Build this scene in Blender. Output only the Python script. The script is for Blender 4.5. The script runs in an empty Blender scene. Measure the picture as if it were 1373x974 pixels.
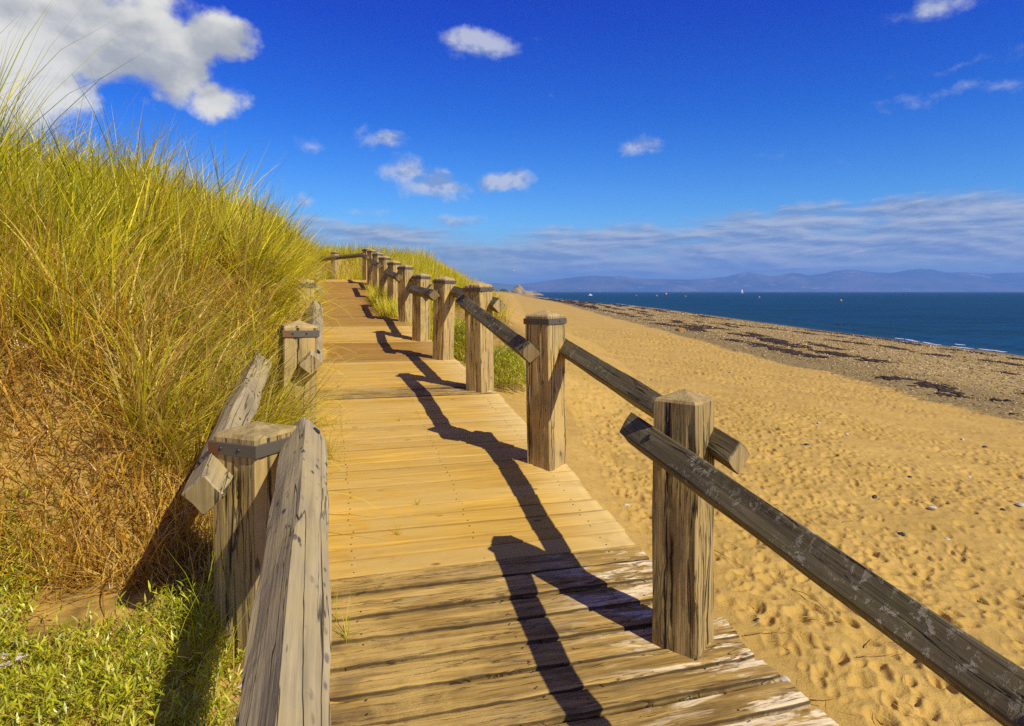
import bpy, bmesh, math, random
import numpy as np
from mathutils import Vector, Matrix
R = math.radians
rng = np.random.default_rng(7)
random.seed(7)
scene = bpy.context.scene
COL = scene.collection

# ---------------------------------------------------------------- frame of reference
# eye at the origin; x right, y forward, z up.  s runs along the boardwalk, t across it
CA, SA = 0.9618, 0.2737
def st(x, y): return -SA*x+CA*y, CA*x+SA*y
def xy(s, t): return CA*t-SA*s, SA*t+CA*s
DS = [-6, 2.59, 4.41, 6.44, 8.52, 10.5, 12.48, 14.46, 16.45, 18.4, 20.4, 21.6, 22.6, 26, 40]
DZ = [-2.15, -1.51, -1.19, -.965, -.865, -.77, -.56, -.4, -.2, 0., .19, .33, .37, .40, .42]
def deckz(s): return np.interp(s, DS, DZ)

# ---------------------------------------------------------------- noise
def _hash(ix, iy, seed):
    n = (ix.astype(np.int64)*374761393 + iy.astype(np.int64)*668265263 + seed*974634777) & 0x7fffffff
    n = ((n ^ (n >> 13))*1274126177) & 0x7fffffff
    return ((n ^ (n >> 16)) & 0xffff)/65535.0
def vnoise(x, y, seed=0):
    ix = np.floor(x); iy = np.floor(y); fx = x-ix; fy = y-iy
    fx = fx*fx*(3-2*fx); fy = fy*fy*(3-2*fy)
    a = _hash(ix, iy, seed); b = _hash(ix+1, iy, seed); c = _hash(ix, iy+1, seed); d = _hash(ix+1, iy+1, seed)
    return (a*(1-fx)+b*fx)*(1-fy)+(c*(1-fx)+d*fx)*fy
def fbm(x, y, seed=0, o=4):
    r = 0; a = .5; tot = 0
    for k in range(o):
        r = r+a*vnoise(x*2**k+17*k, y*2**k-9*k, seed+k); tot += a; a *= .5
    return r/tot
def sstep(a, b, x):
    u = np.clip((x-a)/(b-a), 0, 1); return u*u*(3-2*u)

# ---------------------------------------------------------------- terrain
def shore_x(y): return np.interp(y, [-50, 66, 155, 201, 342, 570, 660, 800], [30.4, 30.4, 33, 30, 21, 17, 26, -60])
def beach_u(x, y): return np.where(x > 0, x*30.4/np.maximum(shore_x(y), 3), x)
def beach(x, y):
    u = beach_u(x, y)
    z = np.interp(u, [-40, -6, -3, -1, 0, 1, 3, 10, 14, 30.4, 45, 120, 9000],
                  [1.2, -.15, -.55, -1.02, -1.36, -1.70, -1.93, -2.6, -2.92, -3.8, -4.9, -9, -12])
    z = z+(fbm(x*.25, y*.25, 3)-.5)*.22*sstep(1.5, 5, u)*(1-sstep(22, 29, u))
    return z
def bank_d(x, y):
    s, t = st(x, y)
    a = -.42-t+.16*(fbm(s*1.1, t*0+3, 11)-.5)
    b = (y-2.62)+.25*(x+1.6)*0+.35*(fbm(x*1.3, y*.3, 12)-.5)
    k = .25
    a = (a+.22*sstep(4.4, 5.4, s))*(1+.45*sstep(8.0, 12.0, s))
    h = np.clip(.5+.5*(b-a)/k, 0, 1)
    return b*(1-h)+a*h-k*h*(1-h)
def bank_frac(x, y):
    d = bank_d(x, y); s, t = st(x, y); m = sstep(4.3, 5.4, s)
    a = np.interp(d, [0, .12, .35, .8, 1.35, 2.2, 5], [0, .10, .42, .68, .93, 1.0, .97])
    b = np.interp(d, [0, .05, .16, .5, .9, 1.45, 2.2, 5], [0, .2, .46, .64, .80, .95, 1.0, .97])
    return a*(1-m)+b*m
def ground(x, y, detail=True):
    x = np.asarray(x, float); y = np.asarray(y, float)
    s, t = st(x, y)
    dz = deckz(s)
    rgt = beach(x, y)
    # dune on the beach side of the far posts
    rz = np.interp(s, [7.5, 9, 11, 14, 18, 22, 26, 40, 70, 120], [-1.8, -1.3, -.85, -.32, .2, .72, 1.0, .9, .4, -.2])
    rd = rz-.42*np.maximum(np.abs(t-2.75)-.35, 0)
    rgt = np.maximum(rgt, rd)+.05*np.exp(-((rgt-rd)/.2)**2)
    # left side
    low = np.interp(s, [-6, 2.4, 3.6, 6, 9, 40], [-1.30, -1.17, -1.0, -.72, -.62, .6])
    crest = np.interp(s, [0, 3, 6, 9, 12, 16, 20, 26, 60], [.35, .45, .60, .78, .98, 1.22, 1.45, 1.55, 1.6])
    lft = low+(crest-low)*bank_frac(x, y)
    # far dunes beyond the bend
    # corridor of the turned walk: direction of heading -42 deg from the corner
    cx, cy = xy(22.6, 1.5); hx, hy = -math.sin(R(43)), math.cos(R(43))
    al = (x-cx)*hx+(y-cy)*hy; ac = (x-cx)*(-hy)+(y-cy)*hx
    far = sstep(24.2, 26.5, s-.25*t)*(1-sstep(3.0, 9, t))
    farz = 1.35+.3*(fbm(x*.2, y*.2, 5)-.5)
    # blend across the deck
    wl = 1-sstep(-.32, -.07, t)
    deckg = dz-.14+.0*t
    # sand drifted on the left edge
    drift = dz-.004-.15*(t-.02)+.055*(fbm(s*1.3, t*2.5, 21)-.5)+.02*(fbm(s*6, t*6, 22)-.5)
    inner = np.where(t < .75, np.maximum(drift, deckg), deckg)
    wr = sstep(1.5, 1.72, t)
    z = lft*wl+(1-wl)*(inner*(1-wr)+rgt*wr)
    z = z*(1-far)+np.maximum(z, farz)*far
    turn = (sstep(-.6, -.2, al+.0)*(1-sstep(4.5, 5.2, al)))*(sstep(-.5, -.1, ac)*(1-sstep(1.8, 2.3, ac)))
    z = z*(1-turn)+np.minimum(z, .26)*turn
    # far behind: the land fades to the beach level / sea on the right
    if detail:
        bd = bank_d(x, y)
        onb = (1-sstep(-.6, -.3, t))
        z = z+onb*(.10*(fbm(x*1.6, y*1.6, 31)-.5)+.16*(fbm(x*5, y*5, 32)-.5)*sstep(0, .3, bd)+.03*(fbm(x*16, y*16, 33)-.5))
        on = sstep(1.7, 2.3, t)
        z = z+on*(.05*(fbm(x*1.1, y*1.1, 41)-.5)+.022*(fbm(x*5, y*5, 42, 3)-.5)+.017*(fbm(x*13, y*13, 43, 2)-.5))
    return z
def gz(x, y): return float(ground(np.array([x]), np.array([y]))[0])

# ---------------------------------------------------------------- mesh helpers
def mesh_np(name, verts, faces, mats=(), smooth=False, attrs=None, tri=False):
    """verts Nx3, faces MxK (K=3 or 4)"""
    me = bpy.data.meshes.new(name)
    verts = np.ascontiguousarray(verts, np.float32); faces = np.ascontiguousarray(faces, np.int32)
    m, k = faces.shape
    me.vertices.add(len(verts)); me.vertices.foreach_set('co', verts.ravel())
    me.loops.add(m*k); me.loops.foreach_set('vertex_index', faces.ravel())
    me.polygons.add(m); me.polygons.foreach_set('loop_start', np.arange(0, m*k, k, dtype=np.int32))
    if smooth: me.polygons.foreach_set('use_smooth', np.ones(m, bool))
    me.update(calc_edges=True)
    if attrs:
        for an, arr in attrs.items():
            arr = np.asarray(arr, np.float32)
            if arr.ndim == 1:
                a = me.attributes.new(an, 'FLOAT', 'POINT'); a.data.foreach_set('value', arr)
            else:
                a = me.attributes.new(an, 'FLOAT_COLOR', 'POINT'); a.data.foreach_set('color', arr.ravel())
    for mt in mats: me.materials.append(mt)
    return me
def link(name, me, parent=None, loc=None, rot=None):
    o = bpy.data.objects.new(name, me); COL.objects.link(o)
    if parent is not None: o.parent = parent
    if loc is not None: o.location = loc
    if rot is not None: o.rotation_euler = rot
    return o
def tag(o, label=None, cat=None, group=None, kind=None):
    if label: o['label'] = label
    if cat: o['category'] = cat
    if group: o['group'] = group
    if kind: o['kind'] = kind
    return o
def empty(name, loc=(0, 0, 0), rz=0, **k):
    o = bpy.data.objects.new(name, None); COL.objects.link(o); o.location = loc; o.rotation_euler = (0, 0, rz)
    o.empty_display_size = .1
    return tag(o, **k)

# ---------------------------------------------------------------- material helpers
class NT:
    def __init__(s, name, world=False):
        if world: s.m = bpy.data.worlds.new(name)
        else: s.m = bpy.data.materials.new(name)
        s.m.use_nodes = True; s.t = s.m.node_tree; s.t.nodes.clear()
    def n(s, typ, inp=None, **props):
        nd = s.t.nodes.new(typ)
        for k, v in props.items(): setattr(nd, k, v)
        for k, v in (inp or {}).items():
            sk = nd.inputs[k]
            if hasattr(v, 'is_output') or isinstance(v, bpy.types.NodeSocket): s.t.links.new(v, sk)
            else: sk.default_value = v
        return nd
    def math(s, op, a, b=None, c=None, clamp=False):
        i = {0: a}
        if b is not None: i[1] = b
        if c is not None: i[2] = c
        return s.n('ShaderNodeMath', i, operation=op, use_clamp=clamp).outputs[0]
    def ramp(s, fac, stops, interp='LINEAR'):
        nd = s.n('ShaderNodeValToRGB', {0: fac}); cr = nd.color_ramp; cr.interpolation = interp
        while len(cr.elements) > 1: cr.elements.remove(cr.elements[-1])
        for k, (p, c) in enumerate(stops):
            e = cr.elements[0] if k == 0 else cr.elements.new(p)
            e.position = p
            e.color = (c, c, c, 1) if not hasattr(c, '__len__') else (*c[:3], 1)
        return nd.outputs[0]
    def mix(s, fac, a, b, blend='MIX'):
        nd = s.n('ShaderNodeMix', data_type='RGBA', blend_type=blend)
        for idx, v in ((0, fac), (6, a), (7, b)):
            if isinstance(v, bpy.types.NodeSocket): s.t.links.new(v, nd.inputs[idx])
            else: nd.inputs[idx].default_value = v if idx == 0 else (*v[:3], 1)
        return nd.outputs[2]
    def noise(s, vec, scale, detail=4, rough=.55, dist=0, w=None):
        i = {'Scale': scale, 'Detail': detail, 'Roughness': rough, 'Distortion': dist}
        if vec is not None: i['Vector'] = vec
        nd = s.n('ShaderNodeTexNoise', i, noise_dimensions='4D' if w is not None else '3D')
        if w is not None:
            if isinstance(w, bpy.types.NodeSocket): s.t.links.new(w, nd.inputs['W'])
            else: nd.inputs['W'].default_value = w
        return nd.outputs[0]
    def mapr(s, v, a, b, c=0., d=1., smooth=False):
        return s.n('ShaderNodeMapRange', {0: v, 1: a, 2: b, 3: c, 4: d}, interpolation_type='SMOOTHSTEP' if smooth else 'LINEAR').outputs[0]
    def map(s, vec, scale=(1, 1, 1), loc=(0, 0, 0), rot=(0, 0, 0), typ='POINT'):
        return s.n('ShaderNodeMapping', {'Vector': vec, 'Scale': scale, 'Location': loc, 'Rotation': rot}, vector_type=typ).outputs[0]
    def bump(s, h, strength=.5, dist=.01, normal=None):
        i = {'Height': h, 'Strength': strength, 'Distance': dist}
        if normal is not None: i['Normal'] = normal
        return s.n('ShaderNodeBump', i).outputs[0]
    def surf(s, color, rough=.8, normal=None, spec=.3, metallic=0.):
        i = {'Base Color': color if isinstance(color, bpy.types.NodeSocket) else (*color[:3], 1), 'Roughness': rough,
             'Specular IOR Level': spec, 'Metallic': metallic}
        if normal is not None: i['Normal'] = normal
        p = s.n('ShaderNodeBsdfPrincipled', i)
        s.n('ShaderNodeOutputMaterial', {0: p.outputs[0]})
        return s.m

def wood(name, light, dark, crack=(.03, .022, .014), grain=1., lichen=0., spots=0., axis='Z', crackw=.5, bumpd=.004, green=0., warm=None):
    k = NT(name)
    co = k.n('ShaderNodeTexCoord').outputs['Object']
    rnd = k.n('ShaderNodeObjectInfo').outputs['Random']
    w = k.math('MULTIPLY', rnd, 37.)
    sc = (14, 14, .9) if axis == 'Z' else (.9, 14, 14)
    st_ = k.map(co, sc)
    g1 = k.noise(st_, 1.6*grain, 6, .62, .35, w)
    g2 = k.noise(k.map(co, tuple(v*(3.5 if v > 2 else 1.6) for v in sc)), 2.2*grain, 4, .6, .1, w)
    big = k.noise(co, 3.2, 3, .5, 0, w)
    c = k.mix(k.mapr(g1, .34, .66), dark, light)
    c = k.mix(k.mapr(g2, .3, .75, .0, .55), c, tuple(v*.55 for v in dark))
    if warm: c = k.mix(k.mapr(big, .42, .62, 0, .8, True), c, warm)
    if green: c = k.mix(k.mapr(k.noise(co, 4.5, 4, .6, .3, w), .52, .66, 0, green, True), c, (.16, .16, .05))
    cr = k.noise(k.map(co, (7, 7, .42) if axis == 'Z' else (.32, 7, 7)), 1.3, 4, .5, .3, w)
    crl = k.math('ABSOLUTE', k.math('SUBTRACT', cr, .5))
    crm = k.mapr(crl, .0, .011*crackw+.002, 1, 0)
    cr2 = k.noise(k.map(co, (9, 9, .5) if axis == 'Z' else (.35, 9, 9)), 2.3, 4, .5, .25, k.math('ADD', w, 9.))
    crm2 = k.mapr(k.math('ABSOLUTE', k.math('SUBTRACT', cr2, .47)), .0, .010*crackw+.002, .8, 0)
    crm = k.math('MAXIMUM', crm, crm2)
    nzv = k.n('ShaderNodeSeparateXYZ', {0: k.n('ShaderNodeTexCoord').outputs['Normal']}).outputs[2]
    side = k.mapr(k.math('ABSOLUTE', nzv), .2, .4, 1, 0) if axis == 'Z' else 1.
    crm = k.math('MULTIPLY', k.math('MULTIPLY', crm, side), k.mapr(big, .40, .52, .25, 1.))
    c = k.mix(crm, c, crack)
    if axis == 'Z':
        sx = k.n('ShaderNodeSeparateXYZ', {0: co}).outputs
        for q, (ax, ay, wd) in enumerate(((1., 1.0, .0035), (1., -1.0, .0028), (1., 1.0, .0022))):
            wv = k.noise(k.map(co, (1, 1, 1.5)), 1.4, 5, .6, 0, k.math('ADD', w, 3.1+q*7.7))
            lat = k.math('ADD', k.math('MULTIPLY', sx[0], ax), k.math('MULTIPLY', sx[1], ay))
            off = k.math('MULTIPLY', k.math('SUBTRACT', k.math('FRACT', k.math('MULTIPLY', rnd, 7.3+q*3.1)), .5), .17)
            lat = k.math('ADD', k.math('SUBTRACT', lat, k.math('ADD', off, .10 if ay > 0 else 0.)), k.math('MULTIPLY', k.math('SUBTRACT', wv, .5), .075))
            lat2 = k.math('ADD', lat, .20 if ay > 0 else 0.)
            ll = k.math('MINIMUM', k.math('ABSOLUTE', lat), k.math('ABSOLUTE', lat2))
            gate = k.math('MULTIPLY', k.mapr(k.noise(k.map(co, (1, 1, 1.7)), 2.0, 2, .5, 0, k.math('ADD', w, 5.5+q)), .44, .52), side)
            ln_ = k.math('MULTIPLY', k.mapr(ll, wd*.4, wd*(1.6 if crackw < 1 else 2.4), 1, 0), gate)
            crm = k.math('MAXIMUM', crm, ln_); c = k.mix(ln_, c, crack)
    h = k.math('ADD', k.math('MULTIPLY', g1, .5), k.math('MULTIPLY', g2, .5))
    h = k.math('SUBTRACT', h, k.math('MULTIPLY', crm, 1.5))
    if spots:
        v = k.n('ShaderNodeTexVoronoi', {'Vector': k.map(co, (16, 38, 38)), 'Scale': 1.0, 'Randomness': 1.}).outputs[0]
        sm = k.math('MULTIPLY', k.mapr(v, .14, .30, 1, 0, True), k.mapr(k.noise(co, 7, 4, .6, 0, w), .48, .6))
        c = k.mix(k.math('MULTIPLY', sm, spots), c, (.05, .05, .06))
    if lichen:
        ln = k.noise(co, 26, 6, .75, .6, w); lm = k.noise(co, 4.2, 3, .6, 0, k.math('ADD', w, 4.))
        m = k.math('MULTIPLY', k.mapr(ln, .53, .58), k.mapr(lm, .47, .60))
        c = k.mix(k.math('MULTIPLY', m, lichen), c, (.42, .38, .25))
        h = k.math('ADD', h, k.math('MULTIPLY', m, .6))
    return k.surf(c, .85, k.bump(h, .9, bumpd), .25)

M = {}
M['post'] = wood('weathered_post_wood', (.68, .51, .225), (.37, .265, .105), green=.35, warm=(.58, .41, .15), crackw=.45, bumpd=.004)
M['post_old'] = wood('split_post_wood', (.64, .48, .20), (.29, .20, .075), green=.5, warm=(.42, .30, .115), crackw=1.1, bumpd=.008, grain=1.2)
M['rail'] = wood('dark_rail_wood', (.27, .22, .105), (.105, .08, .035), axis='X', lichen=.85, green=.45, crackw=.5, bumpd=.004)
M['rail_far'] = wood('brown_rail_wood', (.27, .21, .105), (.12, .09, .04), axis='X', lichen=.3, crackw=.5, bumpd=.004)
M['rail_grey'] = wood('silver_rail_wood', (.60, .49, .27), (.31, .25, .135), axis='X', spots=.9, crackw=.3, bumpd=.006, warm=(.47, .37, .17), grain=1.3)
M['endgrain'] = wood('cut_end_wood', (.52, .40, .19), (.32, .23, .10), green=.3, crackw=.6, axis='Z')

k = NT('rusty_band_metal'); co = k.n('ShaderNodeTexCoord').outputs['Object']
nz = k.noise(co, 14, 4, .6); c = k.mix(k.mapr(nz, .56, .66), (.13, .115, .09), (.22, .09, .03))
M['band'] = k.surf(c, .55, k.bump(nz, .3, .002), .4, .25)
k = NT('bolt_steel'); M['bolt'] = k.surf((.05, .045, .04), .5, None, .4, .5)

def planks_mat(name, new, tone=None):
    k = NT(name)
    co = k.n('ShaderNodeTexCoord').outputs['Object']      # x = t, y = s
    pid = k.n('ShaderNodeAttribute', attribute_name='pid').outputs['Fac']
    tt = k.n('ShaderNodeAttribute', attribute_name='tt').outputs['Fac']
    ed = k.n('ShaderNodeAttribute', attribute_name='edge').outputs['Fac']
    w = k.math('MULTIPLY', pid, 53.)
    g1 = k.noise(k.map(co, (1.0, 16, 4)), 1.7, 6, .62, .5, w)
    g2 = k.noise(k.map(co, (2.4, 60, 10)), 1.6, 4, .6, .1, w)
    g3 = k.noise(k.map(co, (1.6, 4.5, 1)), 1.8, 5, .65, .5, 2.)
    sand = k.noise(co, 2.3, 6, .66, .3, 5.)
    fine = k.noise(co, 120, 2, .6, 0, 1.)
    if new:
        c = k.mix(k.mapr(g1, .35, .65), (.50, .285, .038), (.82, .52, .092))
        c = k.mix(k.mapr(pid, 0, 1, 0, .65), c, (.50, .30, .055)); c = k.mix(k.mapr(k.math('FRACT', k.math('MULTIPLY', pid, 7.)), .6, 1., 0, .5), c, (.64, .46, .16))
        c = k.mix(k.mapr(g2, .55, .75, 0, .45), c, (.30, .18, .05))
        v = k.n('ShaderNodeTexVoronoi', {'Vector': k.map(co, (3.3, 8, 1)), 'Scale': 1., 'Randomness': 1.}).outputs[0]
        kn = k.math('MULTIPLY', k.mapr(v, .05, .12, .9, 0, True), k.mapr(k.noise(co, 2.7, 2), .45, .55))
        c = k.mix(kn, c, (.11, .06, .02))
        c = k.mix(k.mapr(tt, 1.2, 1.62, 0, .55, True), c, (.84, .64, .27))
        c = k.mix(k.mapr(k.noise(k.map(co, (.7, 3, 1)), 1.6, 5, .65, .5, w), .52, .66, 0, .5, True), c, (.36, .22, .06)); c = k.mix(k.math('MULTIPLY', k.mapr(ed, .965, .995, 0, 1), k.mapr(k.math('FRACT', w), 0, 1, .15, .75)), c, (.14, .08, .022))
        sm = k.math('MULTIPLY', k.mapr(sand, .44, .56, 0, .9, True), k.mapr(tt, .2, 1.3, 1, .15, True))
        h = k.math('MULTIPLY', g1, .6)
    else:
        c = k.mix(k.mapr(g1, .33, .66), (.17, .10, .026), (.60, .39, .10))
        c = k.mix(k.mapr(g3, .50, .64, 0, .7, True), c, (.17, .105, .035))
        pale = k.math('MULTIPLY', k.mapr(k.noise(k.map(co, (1.5, 8, 2)), 1.8, 6, .7, .7, w), .50, .60), k.mapr(tt, .95, 1.62, .10, 1.5, True), clamp=True)
        c = k.mix(pale, c, (.86, .70, .42))
        c = k.mix(k.mapr(g2, .54, .74, 0, .55), c, (.07, .04, .015))
        epale = k.math('MULTIPLY', k.mapr(ed, .9, .965, 0, .7), k.mapr(k.noise(k.map(co, (6, 6, 2)), 1.8, 3, .6, .2, w), .42, .58))
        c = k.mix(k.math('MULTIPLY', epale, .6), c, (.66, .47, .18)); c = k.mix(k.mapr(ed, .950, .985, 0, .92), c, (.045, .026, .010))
        crl = k.math('ABSOLUTE', k.math('SUBTRACT', k.noise(k.map(co, (.8, 11, 2)), 1.4, 5, .55, .5, w), .5))
        crm = k.mapr(crl, 0, .008, .8, 0)
        c = k.mix(crm, c, (.03, .018, .008))
        sm = k.math('MULTIPLY', k.mapr(sand, .46, .62, 0, .85, True), k.mapr(tt, .25, 1.4, 1, .15, True))
        h = k.math('SUBTRACT', k.math('MULTIPLY', g1, 1.2), k.math('MULTIPLY', crm, .8))
    sp = k.math('MULTIPLY', k.mapr(fine, .42, .6, .55, 1.), k.mapr(ed, .93, .985, 1., .25))
    sm = k.math('MULTIPLY', sm, sp)
    c = k.mix(sm, c, (.56, .385, .115))
    h = k.math('ADD', h, k.math('MULTIPLY', k.math('MULTIPLY', fine, .35), sm))
    if tone: c = k.mix(1., c, tone, 'MULTIPLY')
    h = k.math('ADD', h, k.math('MULTIPLY', g2, .5))
    return k.surf(c, .82, k.bump(h, .85, .0035 if new else .007), .25)
M['deck_new'] = planks_mat('new_pine_planks', True)
M['deck_old'] = planks_mat('worn_dark_planks', False)
M['deck_mid'] = planks_mat('brown_planks', True, (.66, .58, .50))

def ground_mat():
    k = NT('dune_sand_and_shingle')
    co = k.n('ShaderNodeTexCoord').outputs['Object']
    sh = k.n('ShaderNodeAttribute', attribute_name='shingle').outputs['Fac']
    gr = k.n('ShaderNodeAttribute', attribute_name='green').outputs['Fac']
    lt = k.n('ShaderNodeAttribute', attribute_name='litter').outputs['Fac']
    wet = k.n('ShaderNodeAttribute', attribute_name='wet').outputs['Fac']
    n1 = k.noise(co, 1.2, 5, .6); n2 = k.noise(co, 9, 5, .65); n3 = k.noise(co, 90, 3, .6)
    c = k.mix(k.mapr(n1, .3, .7), (.47, .30, .070), (.60, .39, .098))
    c = k.mix(k.mapr(n2, .55, .75, 0, .35), c, (.46, .28, .075))
    c = k.mix(k.mapr(n3, .62, .74, 0, .4), c, (.25, .15, .05))
    # shingle: stones
    v1 = k.n('ShaderNodeTexVoronoi', {'Vector': co, 'Scale': 11., 'Randomness': 1.})
    v2 = k.n('ShaderNodeTexVoronoi', {'Vector': co, 'Scale': 2.2, 'Randomness': 1.})
    sepa = k.n('ShaderNodeSeparateColor', {0: v1.outputs['Color']}).outputs[0]
    sepb = k.n('ShaderNodeSeparateColor', {0: v2.outputs['Color']}).outputs[1]
    stone = k.ramp(sepa, [(0, (.12, .075, .02)), (.35, (.32, .22, .07)), (.62, (.44, .30, .09)), (.9, (.55, .41, .17)), (1., (.85, .72, .45))])
    stone = k.mix(k.mapr(sepb, .3, 1., 0, .5), stone, (.34, .25, .10))
    stone = k.mix(k.mapr(n1, .45, .65, 0, .35), stone, (.52, .34, .10))
    bandn = k.n('ShaderNodeAttribute', attribute_name='band').outputs['Fac']
    stone = k.mix(k.math('MULTIPLY', bandn, .6), stone, (.20, .145, .055))
    shm = k.mapr(k.math('ADD', sh, k.math('MULTIPLY', k.math('SUBTRACT', k.noise(co, 1.6, 6, .7), .5), 1.1)), .42, .58)
    c = k.mix(shm, c, stone)
    c = k.mix(k.math('MULTIPLY', wet, .75), c, (.10, .075, .045))
    c = k.mix(k.math('MULTIPLY', lt, k.mapr(n2, .35, .6, .25, .95)), c, (.15, .085, .022))
    gcol = k.mix(k.noise(co, .08, 5, .7), (.13, .14, .02), (.34, .29, .05))
    c = k.mix(gr, c, gcol)
    h = k.math('ADD', k.math('MULTIPLY', n2, .5), k.math('MULTIPLY', n3, .16))
    h = k.math('ADD', h, k.math('MULTIPLY', k.math('MULTIPLY', v1.outputs[0], -1.2), shm))
    return k.surf(c, k.mapr(wet, 0, 1, .95, .55), k.bump(h, .8, .03), .2)
M['ground'] = ground_mat()

def blade_mat(name, lo, hi, base, transl=.35, gloss=.12):
    k = NT(name)
    at = k.n('ShaderNodeAttribute', attribute_name='tint').outputs['Color']
    sp = k.n('ShaderNodeSeparateColor', {0: at})
    c = k.mix(sp.outputs[0], lo, hi)
    c = k.mix(k.mapr(sp.outputs[1], 0, .45, .75, 0), c, base)
    c = k.mix(k.mapr(sp.outputs[2], .0, 1., 0, 1), c, k.mix(sp.outputs[0], (.50, .32, .07), (.88, .66, .22)))
    d = k.n('ShaderNodeBsdfDiffuse', {0: c}); tr = k.n('ShaderNodeBsdfTranslucent', {0: c})
    gl = k.n('ShaderNodeBsdfGlossy', {0: (.9, .9, .8, 1), 'Roughness': .42})
    m1 = k.n('ShaderNodeMixShader', {0: transl, 1: d.outputs[0], 2: tr.outputs[0]})
    m2 = k.n('ShaderNodeMixShader', {0: gloss*.5, 1: m1.outputs[0], 2: gl.outputs[0]})
    k.n('ShaderNodeOutputMaterial', {0: m2.outputs[0]})
    return k.m
M['marram'] = blade_mat('marram_blades', (.20, .25, .004), (1., .86, .035), (.42, .30, .035), .30, .05)
M['straw'] = blade_mat('dry_straw', (.34, .21, .03), (.95, .66, .12), (.26, .15, .03), .2)
M['twig'] = blade_mat('orange_stems', (.30, .15, .018), (1., .60, .07), (.34, .19, .025), .2)
M['leaf'] = blade_mat('sprig_leaves', (.12, .20, .005), (.76, .74, .02), (.36, .27, .03), .3)

def simple(name, col, rough=.6, var=.25, scale=8., spec=.3, bump=.3, bd=.01):
    k = NT(name); co = k.n('ShaderNodeTexCoord').outputs['Object']
    nz = k.noise(co, scale, 5, .6)
    c = k.mix(k.mapr(nz, .3, .7), tuple(v*(1-var) for v in col), tuple(min(1, v*(1+var)) for v in col))
    return k.surf(c, rough, k.bump(nz, bump, bd), spec)

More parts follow.
